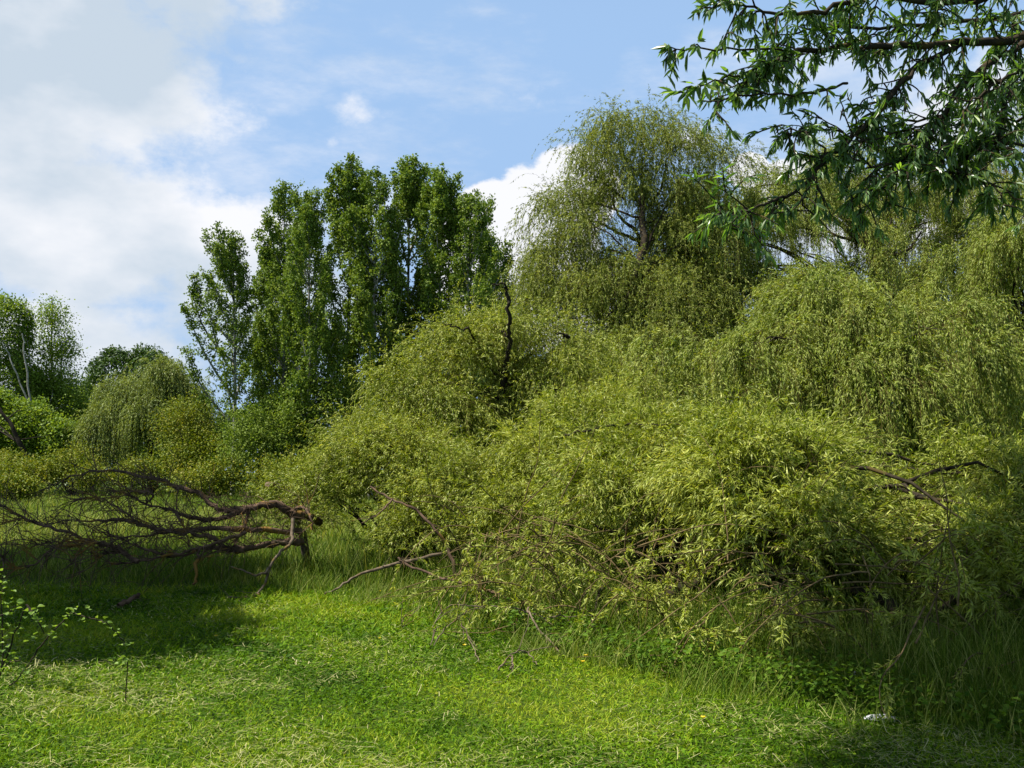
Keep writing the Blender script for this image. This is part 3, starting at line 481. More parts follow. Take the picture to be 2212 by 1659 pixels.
# ------------------------------------------------------------------ the bare fallen crown at left
def dead_crown():
    rng=R(60); root=thing('dead_branch','large bare fallen willow branch with tangled twigs over the left meadow','fallen branch',(W(660,1200,14)[0],14,0))
    mb=MB()
    raw=[([(690,1128,14.6),(668,1117,14.2),(633,1110,14),(594,1088,13.9),(562,1092,13.9),(534,1097,13.8),(492,1104,13.8),(464,1095,13.8),(439,1071,13.9),(411,1060,14),(373,1050,14.2),(351,1037,14.3),(309,1030,14.5),(232,1016,14.8),(190,1020,15),(141,1036,15.2),(88,1060,15.4)],.075,.008),
     ([(534,1100,13.8),(500,1112,13.7),(467,1122,13.6),(422,1120,13.5),(373,1103,13.4),(316,1088,13.4),(281,1069,13.5),(243,1059,13.6)],.05,.01),
     ([(650,1148,14),(590,1146,13.8),(527,1143,13.6),(457,1141,13.5),(366,1147,13.3),(309,1134,13.2),(274,1124,13.2),(211,1127,13.2),(141,1124,13.3),(91,1135,13.4)],.06,.008),
     ([(655,1169,14),(600,1172,13.8),(548,1183,13.5),(499,1187,13.3),(468,1166,13.2),(432,1154,13.1),(380,1150,13),(320,1140,12.9)],.065,.02),
     ([(548,1183,13.5),(499,1185,13.3),(450,1183,13.2),(387,1201,13.1),(351,1196,13.),(306,1183,13),(260,1165,13.1),(230,1150,13.2)],.045,.008),
     ([(299,1214,12.6),(267,1194,12.7),(243,1182,12.7),(193,1166,12.8),(134,1148,12.8),(84,1131,12.9),(46,1115,13),(0,1087,13.1),(-70,1060,13.3)],.045,.012),
     ([(240,1217,12.8),(295,1213,12.8),(350,1203,12.9),(404,1190,13),(468,1172,13.1),(530,1150,13.4)],.015,.03),
     ([(193,1168,12.8),(141,1169,12.7),(105,1171,12.7),(63,1183,12.6),(50,1170,12.5)],.022,.006),
     ([(193,1170,12.8),(130,1180,12.6),(105,1190,12.5),(77,1218,12.4),(35,1229,12.3),(3,1211,12.2),(20,1190,12.2)],.02,.006),
     ([(267,1194,12.7),(225,1197,12.6),(195,1218,12.4)],.02,.006),([(243,1182,12.7),(215,1170,12.5),(165,1200,12.3),(150,1222,12.2)],.02,.006),
     ([(640,1102,13.9),(657,1097,13.7),(671,1117,13.5),(675,1145,13.4)],.03,.018),
     ([(538,1102,13.8),(524,1141,13.6),(503,1190,13.3)],.035,.015),
     ([(373,1103,13.4),(390,1125,13.3),(404,1150,13.2),(410,1180,13.1)],.02,.008),([(84,1131,12.9),(50,1124,12.8),(20,1124,12.7),(-30,1135,12.7)],.02,.006),
     ([(316,1088,13.4),(330,1070,13.3),(300,1060,13.3),(250,1072,13.4),(170,1080,13.6),(120,1110,13.7)],.02,.006),
     ([(309,1134,13.2),(270,1110,13.3),(235,1085,13.4),(205,1075,13.5),(150,1085,13.6)],.022,.006),
     ([(366,1147,13.3),(320,1155,13.1),(250,1160,13),(200,1145,13)],.02,.006),
     ([(431,1182,13),(428,1210,12.9),(424,1250,12.8),(420,1262,12.7)],.03,.02)]
    curves=[]
    for pts,r0,r1 in raw:
        c,r=limb(mb,[W(*p) for p in pts],r0*.8,r1*.7,7,4,rng,.012,.16); curves.append((c,r))
    mb.build('limbs',M['dead'],root,True)
    mb=MB(); P=[];D=[];Ln=[]
    for c,r in curves[:18]:
        for j in range(len(c)-1):
            if c[j][0]>-3.3 and rng.random()<.6: continue
            for k in range(rng.integers(1,4)):
                t=nrm((c[j+1]-c[j])*(1 if c[j+1][0]<c[j][0] else -1)); d=nrm(t*.8+runit(rng,1)[0]*.8+np.array([-.1,0,.25])); P.append(c[j]);D.append(d);Ln.append(rng.uniform(.2,.75))
    P=np.array(P);D=np.array(D);Ln=np.array(Ln); S=strands(rng,P,D,Ln,7,rng.uniform(-.06,.16,len(P)),.13); tubes(mb,S,np.linspace(.0062,.0022,8),4)
    for rep in range(2):
        i=rng.integers(2,7,len(S)); p=S[np.arange(len(S)),i]; d=nrm(S[np.arange(len(S)),i]-S[np.arange(len(S)),i-1]+runit(rng,len(S))*.9)
        S2=strands(rng,p,d,rng.uniform(.1,.30,len(S)),5,.02,.16); tubes(mb,S2,np.linspace(.0032,.0016,6),3)
    mb.build('twigs',M['dead'],root)
dead_crown()
def dead_piece(name,label,lists,mat,seed,leafy=0,twigs=6,cat='fallen branch'):
    rng=R(seed); pts=[[W(*p) for p in l[0]] for l in lists]; allp=np.concatenate([np.array(p) for p in pts]); lo=allp[allp[:,2].argmin()]
    root=thing(name,label,cat,(lo[0],lo[1],max(0,min(lo[2],.05)))); mb=MB(); cs=[]
    for p,l in zip(pts,lists): c,r=limb(mb,p,l[1]*.6,l[2]*.6,7,5,rng,.008,.09); cs.append(c)
    c=np.concatenate(cs); n=max(twigs,1)*2; i=rng.integers(1,len(c),n); t=nrm(c[i]-c[i-1]); 
    S=strands(rng,c[i],nrm(t+runit(rng,n)*.9+np.array([0,0,.1])),rng.uniform(.06,.3,n),5,.05,.1); tubes(mb,S,np.linspace(.004,.0018,6),4)
    mb.build('stem',M[mat],root,True)
    if leafy:
        mb=MB(); i=rng.integers(0,n,leafy*8//8); tip=S[i,rng.integers(2,6,len(i))]; P=np.repeat(tip,9,0); 
        leaf_quads(mb,rng,P+rng.normal(size=P.shape)*.015,runit(rng,len(P))+np.array([0,0,.2]),rng.uniform(.04,.09,len(P)),.013); mb.build('leaves',M['willow'],root)
    return root
dead_piece('fallen_branch','pale forked broken limb leaning down to the lawn at the end of the bare branches',[([(633,1120,13.4),(632,1150,13.3),(629,1173,13.2),(608,1190,13),(583,1226,12.8),(573,1261,12.7),(548,1290,12.5)],.05,.02),([(583,1226,12.8),(562,1241,12.7),(527,1233,12.7),(499,1224,12.7)],.03,.014),([(560,1284,12.5),(525,1290,12.5),(487,1291,12.5)],.02,.016),([(629,1176,13.2),(600,1170,13),(575,1160,12.9)],.02,.01)],'pale_dead',71,twigs=9)
dead_piece('fallen_branch','lichen spotted bare branch sloping out of the low thicket above the grass',[([(800,1051,12.7),(847,1079,12.5),(898,1102,12.4),(937,1141,12.3),(964,1176,12.3),(985,1235,12.2),(995,1270,12.2)],.02,.045),([(847,1079,12.5),(820,1108,12.3),(781,1130,12.2)],.018,.01)],'dead',72,twigs=14)
dead_piece('fallen_branch','long straight bare pole rising from the lawn edge to the right',[([(699,1284,12.6),(742,1262,12.6),(792,1235,12.7),(878,1214,12.8),(968,1192,13)],.02,.04)],'pale_dead',73,twigs=6)
dead_piece('fallen_branch','thin brown branch crossing low in the tall grass below the straight pole',[([(860,1205,12),(878,1219,11.9),(957,1249,11.6),(1019,1264,11.3),(1090,1290,11.),(1110,1320,10.8)],.022,.026)],'dead',74,twigs=8)
dead_piece('fallen_branch','leafy low branch lying level over tall grass in the middle foreground',[([(1010,1235,10.9),(1023,1249,10.8),(1113,1266,10.7),(1179,1282,10.6),(1240,1330,10.4)],.014,.026),([(1028,1250,10.8),(1040,1290,10.6),(1046,1330,10.4)],.025,.02)],'dead',75,leafy=70,twigs=26)
dead_piece('fallen_branch','bare bow shaped shoot arching over the grass with both ends down',[([(930,1405,9.1),(941,1344,9.3),(968,1309,9.5),(1003,1307,9.5),(1039,1309,9.5),(1132,1317,9.5),(1163,1333,9.4),(1222,1335,9.4),(1250,1400,9.2)],.007,.012),([(937,1395,9.1),(970,1350,9.2),(1010,1318,9.4)],.008,.01)],'pale_dead',76,leafy=50,twigs=16)
dead_piece('fallen_branch','smooth tan stick slanting down to the right in front of the fallen willow',[([(1140,1315,9.4),(1148,1329,9.2),(1179,1376,9),(1218,1415,8.8)],.018,.012)],'pale_dead',77,twigs=3)
dead_piece('fallen_branch','small curled piece of bare wood lying on the lawn',[([(1078,1448,8),(1082,1442,8.05),(1101,1417,8.15),(1124,1407,8.2),(1142,1412,8.2),(1160,1436,8.1)],.010,.008),([(1101,1417,8.15),(1108,1432,8.05),(1102,1445,8.)],.012,.012)],'pale_dead',78,twigs=3)
dead_piece('fallen_branch','slim pale stick standing in the grass left of the bow shaped shoot middle',[([(992,1337,9.3),(1006,1362,9.1),(1019,1391,8.9),(1035,1430,8.5)],.009,.007)],'pale_dead',79,twigs=2)
dead_piece('fallen_branch','leafy broken branch lying in the shade under the right end of the fallen willow',[([(1689,1317,8.8),(1766,1347,8.4),(1852,1377,8.2)],.012,.018),([(1835,1410,8),(1880,1380,8),(1937,1351,8.2)],.022,.012),([(1835,1410,8),(1838,1440,7.9),(1840,1465,7.8)],.02,.016)],'dead',80,leafy=90,twigs=26)
dead_piece('fallen_branch','short bent stub of bare wood sticking out of the grass by the lawn edge',[([(865,1370,9.9),(868,1345,9.9),(878,1330,9.9),(888,1330,9.9)],.008,.012)],'pale_dead',81,twigs=2)
dead_piece('fallen_branch','dark short log lying in the shaded grass under the bare branches',[([(256,1308,11.9),(280,1296,12.1),(300,1283,12.3)],.05,.04)],'dead',82,twigs=2)
# straggling leafy shoots low in front of the fallen willow
GL='leafy willow shoots hanging low in front'
SH=[(1040,1250,10.3,1.0),(1180,1180,10.6,1.2),(1260,1240,10.2,1.0),(1345,1260,9.8,1.),(1465,1290,9.4,1.1),(1560,1330,9.,1.1),(1660,1300,9.2,1.2),(1760,1290,9.2,1.1),(1620,1390,8.6,.8),(1440,1360,8.9,.8),(1860,1340,8.6,.9),(1960,1310,8.8,1.),(1110,1300,9.6,.8),(1390,1300,9.2,.9),(1710,1420,8.,.9),(1530,1420,8.2,.8),(2080,1330,8.2,1.)]
SL=['leafy twig tuft at the left tip of the low level branch','leafy shoot over the tall grass where the dark hollow opens','leafy shoot beside the crooked bare twigs in the middle','leafy shoot inside the hooked bare twig loop','leafy shoot hanging in front of the dark lying trunk','leafy shoot with dangling bare tip below the brightest foliage','dense leafy shoot hanging lowest in the sunlit centre right','leafy shoot dangling left of the thick lichen covered limb','small leafy shoot touching the undergrowth in the centre right','small leafy shoot over the grass right of the hooked loop','half shaded leafy shoot by the thick lichen covered limb','shaded leafy shoot hanging deepest in the right hand gloom','small leafy shoot by the top of the smooth tan stick','leafy shoot between the hooked bare loop and the dark lying trunk','low leafy shoot standing over broad weeds in the centre right','low leafy shoot at the lawn edge nearest to the centre bottom','shaded leafy shoot furthest right under the fallen willow']
for i,((px,py,d,s),lab) in enumerate(zip(SH,SL)):
    rng=R(100+i); p=W(px,py,d); root=thing('willow_shoot',lab,'willow shoot',(p[0],p[1]+.1,0),GL)
    n=10; D=nrm(np.stack([rng.normal(size=n)*.8,-.5+rng.normal(size=n)*.4,rng.normal(size=n)*.4+.2],1)); D0=np.array([[0,0,1.]])
    S0=strands(rng,np.array([[p[0],p[1]+.1,0.]]),np.array([[.05,0,1.]]),np.array([max(.3,p[2])]),7,0.,.08); S=strands(rng,np.repeat(S0[:,-1],n,0),D,rng.uniform(.25,.6,n)*s,7,.12,.12)
    mb=MB(); tubes(mb,S0,np.linspace(.012,.007,8),5); tubes(mb,S,np.linspace(.006,.002,8),4); mb.build('stem',M['twig'],root)
    P,T,_=along(rng,S,34,.25); mb=MB(); leaf_quads(mb,rng,P,T+.9*runit(rng,len(P)),rng.uniform(.04,.09,len(P)),.013,up=np.array([0,0,1.])); mb.build('leaves',M['willow'],root)

# cut limb in the thicket
def cut_limb():
    a=W(578,1047,15); d=nrm(np.array([-.25,-.95,.12])); root=thing('sawn_limb','round pinkish sawn face of a cut limb by the left flank of the bright thicket','sawn limb',(a[0]+.35,a[1]+1.4,0)); mb=MB()
    c=crom([np.array([a[0]+.35,a[1]+1.4,0]),a-d*.9+np.array([0,0,-.15]),a-d*.3,a],5); tubes(mb,c[None],np.linspace(.07,.045,len(c))[None],10); mb.build('stem',M['pale_dead'],root,True)
    mb=MB(); tubes(mb,np.array([[a,a+d*.012]]),np.array([[.043,.040]]),12); k=12
    ring=mb.v[-1][12:24]; v=np.vstack([ring,a+d*.015]); q=[[i,(i+1)%12,12,12] for i in range(0,12)]
    mb.add(np.vstack([ring,[a+d*.015]]),np.array([[i,i+1,(i+2)%12,12] for i in range(0,12,2)])); mb.build('cut_face',M['cut'],root)
cut_limb()

# ------------------------------------------------------------------ overhanging tree, upper right
def overhang():
    rng=R(90); base=(5.2,3.2,0); root=thing('overhanging_willow','near tree hanging dark glossy leaved branches into the upper right corner','willow',base)
    mb=MB(); fork=np.array([4.9,3.5,3.6]); limb(mb,[np.array([5.2,3.2,0]),np.array([5.15,3.25,1.5]),fork,np.array([4.8,3.6,6.]),np.array([5.,3.8,8.5])],.30,.10,12,6,rng,.02,.05); mb.build('trunk',M['bark'],root,True)
    mb=MB()
    raw=[([(2330,60,4.6),(2212,82,4.5),(2076,94,4.4),(1944,99,4.3),(1832,101,4.2),(1701,120,4.1),(1650,150,4.05),(1607,182,4.)],.034,.006),
     ([(1701,118,4.1),(1682,109,4.05),(1543,105,3.9),(1442,99,3.8)],.009,.003),
     ([(2330,50,4.8),(2212,92,4.6),(2132,139,4.5),(2076,188,4.4),(2034,255,4.3),(1997,318,4.2),(1950,350,4.2),(1907,356,4.1),(1850,352,4.1)],.030,.005),
     ([(2076,94,4.4),(1974,150,4.3),(1914,225,4.2),(1832,311,4.1),(1794,338,4.),(1720,412,3.9),(1650,440,3.8),(1592,462,3.75),(1545,466,3.7)],.022,.003),
     ([(2330,200,4.8),(2212,255,4.6),(2132,300,4.5),(2060,330,4.4),(2000,360,4.3)],.016,.004),
     ([(2330,330,4.6),(2212,311,4.4),(2150,311,4.3),(2113,300,4.3)],.012,.005),
     ([(1650,150,4.05),(1584,165,3.95),(1532,180,3.9),(1461,199,3.8)],.008,.003),
     ([(1830,180,4.1),(1757,202,4.),(1644,202,3.9),(1554,216,3.8),(1517,218,3.8)],.009,.003),
     ([(2132,300,4.5),(2070,360,4.3),(2050,372,4.3),(2110,380,4.2),(2150,410,4.2),(2225,440,4.1)],.012,.004),
     ([(2330,-40,4.6),(2200,-20,4.4),(2050,10,4.3),(1900,-10,4.2),(1780,20,4.1),(1680,30,4.),(1600,10,3.9)],.03,.005),
     ([(2330,120,5.4),(2200,190,5.2),(2100,240,5.),(1980,260,4.9),(1880,280,4.8)],.02,.005),
     ([(2300,10,4.9),(2150,40,4.8),(2000,50,4.8),(1880,60,4.7),(1760,60,4.6),(1690,90,4.6)],.02,.005),
     ([(1997,318,4.2),(1960,360,4.1),(1920,400,4.05),(1870,415,4.),(1850,430,4.)],.009,.003),
     ([(1794,338,4.),(1760,300,3.95),(1720,280,3.9),(1690,270,3.9)],.007,.003),
     ([(2034,255,4.3),(1960,280,4.2),(1880,300,4.1),(1800,280,4.)],.009,.003),
     ([(1720,412,3.9),(1745,450,3.9),(1700,455,3.85)],.006,.003),
     ([(2260,130,4.2),(2190,160,4.1),(2120,200,4.),(2080,240,3.95)],.012,.004),
     ([(2212,160,4.6),(2170,230,4.4),(2160,290,4.3),(2190,340,4.2)],.012,.004)]
    cur=[]
    for pts,r0,r1 in raw:
        w=[W(*p) for p in pts]; c,r=limb(mb,w,r0*.66,r1*.8,6,5,rng,.006,.06); cur.append(c)
        if pts[0][0]>=2260: # joins the trunk
            t=fork+np.array([0,0,rng.uniform(-.6,1.0)]); limb(mb,[t,(t+w[0])/2+np.array([0,0,.15]),w[0]],r0*1.3,r0*.68,8,5,rng,.01,.05)
    # side twigs
    P=[];D=[];Ln=[];cen=[]
    for ci,c in enumerate(cur):
        L_=np.linalg.norm(np.diff(c,axis=0),axis=1).sum(); cnt=int(L_*(32 if ci not in(1,6,7) else 7))
        j=rng.integers(1,len(c),cnt); t=nrm(c[j]-c[j-1]); d=nrm(t*.7+runit(rng,cnt)*.85+np.array([-.15,-.1,-.12])); P.append(c[j]);D.append(d);Ln.append(rng.uniform(.04,.22,cnt)*(1 if ci not in(1,6,7) else .45))
    P=np.concatenate(P);D=np.concatenate(D);Ln=np.concatenate(Ln)
    P_,D_,L__=[P],[D],[Ln]; S=strands(rng,P,D,Ln,6,.05,.13); j2=rng.integers(0,len(S),int(len(S)*.8)); k2=rng.integers(2,6,len(j2)); q=S[j2,k2]; dq=nrm(S[j2,k2]-S[j2,k2-1]+runit(rng,len(j2))*.9+np.array([0,0,-.2])); S=np.concatenate([S,strands(rng,q,dq,rng.uniform(.04,.15,len(j2)),6,.12,.13)])
    S=S[~((S[:,-1,0]<.485*S[:,-1,1]*.45-.15)&(rng.random(len(S))<.5))]; tubes(mb,S,np.linspace(.0042,.0018,7),4)
    # leaves: terminal tufts and scattered leaves
    lv=MB(); tips=np.concatenate([S[:,-1]]+[c[-1:] for c in cur]); tt=np.concatenate([nrm(S[:,-1]-S[:,-2])]+[nrm(c[-1:]-c[-2:-1]) for c in cur])
    k=6; A=np.repeat(tips,k,0)-np.repeat(tt,k,0)*rng.uniform(0,.05,(len(tips)*k,1)); T=np.repeat(tt,k,0)
    D=T*.7+runit(rng,len(A))*.6+np.array([0,0,-.45]); L_=rng.uniform(.026,.064,len(A)); ct=np.repeat(rng.normal(size=len(tips))*.14,k)
    leaf_quads(lv,rng,A,D,L_,L_*.23,up=np.array([0,0,1.]),fold=True,curl=.14,tint=np.clip(.38+ct+rng.normal(size=len(A))*.17,0,1))
    A,T,_=along(rng,S,7,.15); D=T*.55+runit(rng,len(A))*.7+np.array([0,0,-.5]); L_=rng.uniform(.025,.066,len(A))
    leaf_quads(lv,rng,A,D,L_,L_*.22,up=np.array([0,0,1.]),fold=True,curl=.14,tint=np.clip(.35+rng.normal(size=len(A))*.17,0,1))
    for ci in (1,6,7): # sparse outer twigs carry their own tufts
        c=cur[ci]; idx=rng.integers(2,len(c),9); A=np.repeat(c[idx],6,0)+rng.normal(size=(54,3))*.006; D=runit(rng,54)+np.array([-.3,0,-.5]); leaf_quads(lv,rng,A,D,rng.uniform(.05,.09,54),.018,up=np.array([0,0,1.]),fold=True,curl=.14)
    lv.build('crown',M['over'],root)
    cm=mb; i=rng.integers(0,len(S),160); p=S[i,rng.integers(1,6,160)]; Sc=strands(rng,p,np.tile([0,0,-1.],(160,1))+rng.normal(size=(160,3))*.2,rng.uniform(.03,.055,160),3,.2,.1); tubes(cm,Sc,np.array([.0028,.0035,.0033,.0015]),4)
    mb.build('branches',M['bark'],root,True)
    # unseen upper crown, its lobes placed to shade the lower right
    up=MB(); bl=[(np.array([-.8,7.0,7.9]),np.array([1.7,1.6,1.2])),(np.array([1.5,7.,8.]),np.array([2.,1.6,1.3])),(np.array([1.6,9.4,9.2]),np.array([1.9,1.4,1.3])),(np.array([.9,5.6,7.8]),np.array([1.2,1.1,1.1])),(np.array([-1.7,4.9,7.6]),np.array([1.3,1.1,1.0])),(np.array([3.6,5.2,7.8]),np.array([2.8,2.6,2.2])),(np.array([6.8,4.,7.4]),np.array([3.3,3,2.6])),(np.array([6.3,8.2,9.6]),np.array([2.8,2.,1.8]))]
    um=MB()
    for c_,r_ in bl:
        a=np.array([4.8,3.6,6.0]) if c_[0]>3 and c_[2]<9 else np.array([5.,3.8,8.2]); limb(um,[a,(a+c_)/2+np.array([0,0,.5]),c_],.09,.02,7,5,rng,.03)
    um.build('upper_limbs',M['bark'],root,True)
    Pc,Nn=blob_pts(rng,bl,17000,.4,.2,1.,-1.,1.); cl=np.repeat(np.arange(len(Pc)),9); Q=Pc[cl]+rng.normal(size=(len(cl),3))*.16
    leaf_quads(up,rng,Q,runit(rng,len(Q))+np.array([0,0,-.3]),rng.uniform(.10,.15,len(Q)),.055); up.build('upper_crown',M['over'],root)
overhang()
# a tree outside the left edge whose shade crosses the lawn
bushy('broadleaf_tree','tree just outside the left edge whose shade falls over the meadow','tree',(-13.6,11.5,0),[(np.array([-14.3,13.,10.4]),np.array([4.5,5.2,2.5])),(np.array([-18.,13.,10.4]),np.array([4.6,5.6,2.8])),(np.array([-10.9,9.4,9.2]),np.array([2.4,2.4,1.7]))],105000,(.20,.30),'fresh',95,trunk=[np.array([-13.6,11.5,0]),np.array([-13.4,11.8,4.]),np.array([-13.9,12.6,9.])],tr=.3,auto=40,inner=.35,low=-1.,back=1.,cs=.2)

# ------------------------------------------------------------------ sapling, sprouts, flowers, stones
def sapling():
    rng=R(120); base=G(-12,1500); root=thing('sapling','young sapling with sunlit rounded leaves on thin arching stems at the left edge','sapling',base); mb=MB(); d=base[1]
    ls=[[(-12,1500,d),(2,1450,d),(6,1380,d),(2,1300,d),(-2,1240,d)],[(4,1440,d),(40,1350,d-.1),(58,1306,d-.1),(70,1320,d-.15)],[(58,1306,d-.1),(85,1345,d-.2),(95,1370,d-.2)],
        [(66,1430,d),(82,1404,d),(120,1358,d-.1),(148,1328,d-.15),(175,1330,d-.2),(205,1338,d-.2),(230,1347,d-.25),(250,1365,d-.2),(272,1392,d-.2)],[(-30,1300,d),(10,1275,d),(0,1260,d)],[(-12,1500,d),(30,1475,d-.2),(66,1430,d)],[(0,1330,d),(25,1318,d-.1),(40,1300,d-.1)],[(5,1450,d),(20,1430,d-.2),(45,1425,d-.3)]]
    P=[]
    for l in ls: c,_=limb(mb,[W(*p) for p in l],.006,.003,5,4,rng,.004); P.append(c[3:])
    mb.build('stems',M['bark'],root); lv=MB()
    nodes=[(8,1240),(12,1258),(18,1283),(0,1300),(22,1310),(40,1305),(15,1330),(30,1300),(55,1312),(78,1318),(60,1330),(95,1345),(100,1360),(5,1352),(30,1355),(12,1375),(45,1352),(128,1345),(112,1360),(120,1372),(145,1318),(160,1325),(150,1332),(175,1330),(182,1322),(222,1338),(230,1347),(272,1394),(250,1362),(75,1372),(68,1368),(10,1400),(25,1422),(40,1425),(18,1435),(48,1440),(0,1420),(5,1440),(20,1260),(-5,1340),(10,1318)]
    for (x,y) in nodes:
        k=3; p=W(x,y,d-.15+rng.normal()*.05); A=np.repeat(p[None],k,0)+rng.normal(size=(k,3))*.02; az=rng.random(k)*2*pi; D=np.stack([np.cos(az),np.sin(az),rng.normal(size=k)*.25],1); L_=rng.uniform(.028,.058,k); leaf_quads(lv,rng,A,D,L_,L_*.8,up=np.array([0,0,1.])*2,fold=True,curl=.1)
    lv.build('leaves',M['hazel'],root)
    b=G(271,1530); root=thing('sprout','single thin woody sprout with one crooked yellow green leaf cluster on the left lawn','sprout',b); mb=MB(); limb(mb,[b,W(272,1490,b[1]),W(275,1450,b[1]),W(276,1425,b[1])],.005,.003,5); mb.build('stem',M['darkbark'],root)
    lv=MB(); p=W(268,1428,b[1]); A=p+rng.normal(size=(12,3))*np.array([.045,.02,.01]); leaf_quads(lv,rng,A,np.tile([-1,0,-.2],(12,1))+rng.normal(size=(12,3))*.4,.04,.03,up=np.array([0,0,1.]),fold=True); lv.build('leaves',M['hazel'],root)
    b=G(1743,1680); root=thing('sprout','dark upright stem poking up from the lawn at the bottom edge right of centre','sprout',b); mb=MB(); limb(mb,[b,W(1744,1640,b[1]),W(1742,1600,b[1])],.004,.003,5); mb.build('stem',M['herb'],root)
sapling()
FL=[(466,1380,'lone yellow buttercup on the sunlit lawn below the bare branches'),(820,1284,'yellow buttercup at the lawn edge below the straight bare pole'),(1003,1402,'yellow buttercup on the sunlit lawn in front of the bow shaped shoot'),(1259,1438,'brightest yellow buttercup at the dark lawn edge right of the curled wood'),(1266,1424,'yellow buttercup just above the one at the dark lawn edge'),(820,1386,'tiny pale buttercup on the lawn left of the bow shaped shoot'),(1519,1564,'yellow buttercup lowest and nearest on the lawn right of centre'),(1683,1405,'orange yellow buttercup glowing in the undergrowth right of centre'),
 (2125,1494,None),(2123,1362,None),(2183,1379,None),(2151,1385,None),(2204,1357,None),(1986,1300,'yellow buttercup in the gloom above the lichen covered limb'),(668,1210,'yellow flower at the edge of the dark hollow beside the broken limb'),(1526,1352,'yellow buttercup behind the hanging shoots in the centre right')]
for i,(px,py,lab) in enumerate(FL):
    rng=R(200+i); g=G(px,py+9); h=W(px,py,g[1])[2]; 
    if h<.05: h=.06
    root=thing('buttercup',lab or 'small yellow buttercup in the deep shade at the right edge','flower',g,'buttercups dotted through the grass')
    sz=.016 if lab and 'tiny' in lab else .024; mb=MB(); top=np.array([g[0],g[1],max(g[2]+.07,h)]); limb(mb,[g,(g+top)/2+.005,top],.0022,.0015,4); mb.build('stem',M['tall'],root)
    k=5; az=np.arange(k)*2*pi/k+rng.random(); D=np.stack([np.cos(az),np.sin(az),.45+0*az],1); mb=MB(); leaf_quads(mb,rng,np.repeat(top[None],k,0),D,sz,sz*.9,up=np.array([0,0,3.]),fold=True,curl=-.1); mb.build('petals',M['petal'],root)
def stone(px,py,r,seed,label):
    rng=R(seed); g=G(px,py); n,m=14,9; th=np.linspace(0,2*pi,n,endpoint=False); ph=np.linspace(.02,pi-.02,m); T,Pp=np.meshgrid(th,ph)
    V=np.stack([np.sin(Pp)*np.cos(T),np.sin(Pp)*np.sin(T),np.cos(Pp)],-1).reshape(-1,3); V*=(1+.16*lump(V*1.,4.,seed)[:,None]+.05*rng.normal(size=(len(V),1))); V=V*np.array(r)+g+np.array([0,0,r[2]*.55])
    i=np.arange(n*m).reshape(m,n); q=np.stack([i[:-1],np.roll(i,-1,1)[:-1],np.roll(i,-1,1)[1:],i[1:]],-1).reshape(-1,4); mb=MB(); mb.add(V,q); o=mb.build('stone',M['stone']); tag(o,label,'stone')
stone(1853,1480,(.09,.07,.09),1,'upright pale grey stone half hidden in undergrowth at lower right')
stone(1903,1552,(.11,.06,.025),2,'flat whitish stone lying at the shaded lawn edge below the upright one')

# ------------------------------------------------------------------ sky, sun, camera
SUN_EL=radians(59); SD=np.array([-.99,-.12]); SD=SD/np.linalg.norm(SD)
sv=np.array([SD[0]*cos(SUN_EL),SD[1]*cos(SUN_EL),sin(SUN_EL)])
sun=bpy.data.lights.new('sun','SUN'); sun.energy=5.; sun.angle=radians(.5); sun.color=(1,.95,.86)
so=bpy.data.objects.new('sun',sun); C.objects.link(so)
from mathutils import Vector
so.rotation_euler=Vector(-sv).to_track_quat('-Z','Y').to_euler(); so.location=(-20,-30,40)
w=bpy.data.worlds.new('World'); SC.world=w; w.use_nodes=True; nt=w.node_tree; N=nt.nodes; L=nt.links; N.clear()
out=N.new('ShaderNodeOutputWorld'); bg=N.new('ShaderNodeBackground'); bg.inputs['Strength'].default_value=.05; L.new(bg.outputs[0],out.inputs[0])
sky=N.new('ShaderNodeTexSky'); sky.sky_type='NISHITA'; sky.sun_disc=False; sky.sun_elevation=SUN_EL; sky.sun_rotation=atan2(SD[0],SD[1]); sky.air_density=1.; sky.dust_density=1.2; sky.ozone_density=1.5
tc=N.new('ShaderNodeTexCoord'); sx=N.new('ShaderNodeSeparateXYZ'); L.new(tc.outputs['Generated'],sx.inputs[0])
def mth(op,a,b=None,c=None,clamp=False):
    n=N.new('ShaderNodeMath'); n.operation=op; n.use_clamp=clamp
    for i,x in enumerate((a,b,c)):
        if x is None: continue
        if isinstance(x,(int,float)): n.inputs[i].default_value=float(x)
        else: L.new(x,n.inputs[i])
    return n.outputs[0]
AZ=mth('ARCTAN2',sx.outputs[0],sx.outputs[1]); EL=mth('ARCSINE',sx.outputs[2])
def dirang(px,py):
    p=W(px,py,1.)-np.array([0,0,EYE]); p=p/np.linalg.norm(p); return atan2(p[0],p[1]),math.asin(p[2])
def noise(scale,det,rough,off=(0,0,0),st=(1,1,1)):
    mp=N.new('ShaderNodeMapping'); mp.inputs['Location'].default_value=off; mp.inputs['Scale'].default_value=st; L.new(tc.outputs['Generated'],mp.inputs[0])
    n=N.new('ShaderNodeTexNoise'); n.inputs['Scale'].default_value=scale; n.inputs['Detail'].default_value=det; n.inputs['Roughness'].default_value=rough; L.new(mp.outputs[0],n.inputs['Vector']); return n.outputs['Fac']
n1=noise(4.,9,.58,(1.3,.2,.7),(1,1,1.6)); n2=noise(9.,10,.66,(4,2,1),(1,1,1.5)); n3=noise(3.2,6,.55,(7,3,2),(1,1,1.8))
def blobf(px,py,rx,ry,amp,hard=1.):
    a,e=dirang(px,py); dx=mth('MULTIPLY',mth('SUBTRACT',AZ,a),F/rx); dy=mth('MULTIPLY',mth('SUBTRACT',EL,e),F/ry)
    r=mth('SQRT',mth('ADD',mth('MULTIPLY',dx,dx),mth('MULTIPLY',dy,dy))); return mth('MULTIPLY',mth('MULTIPLY_ADD',r,-hard,hard,True),amp)
soft=None
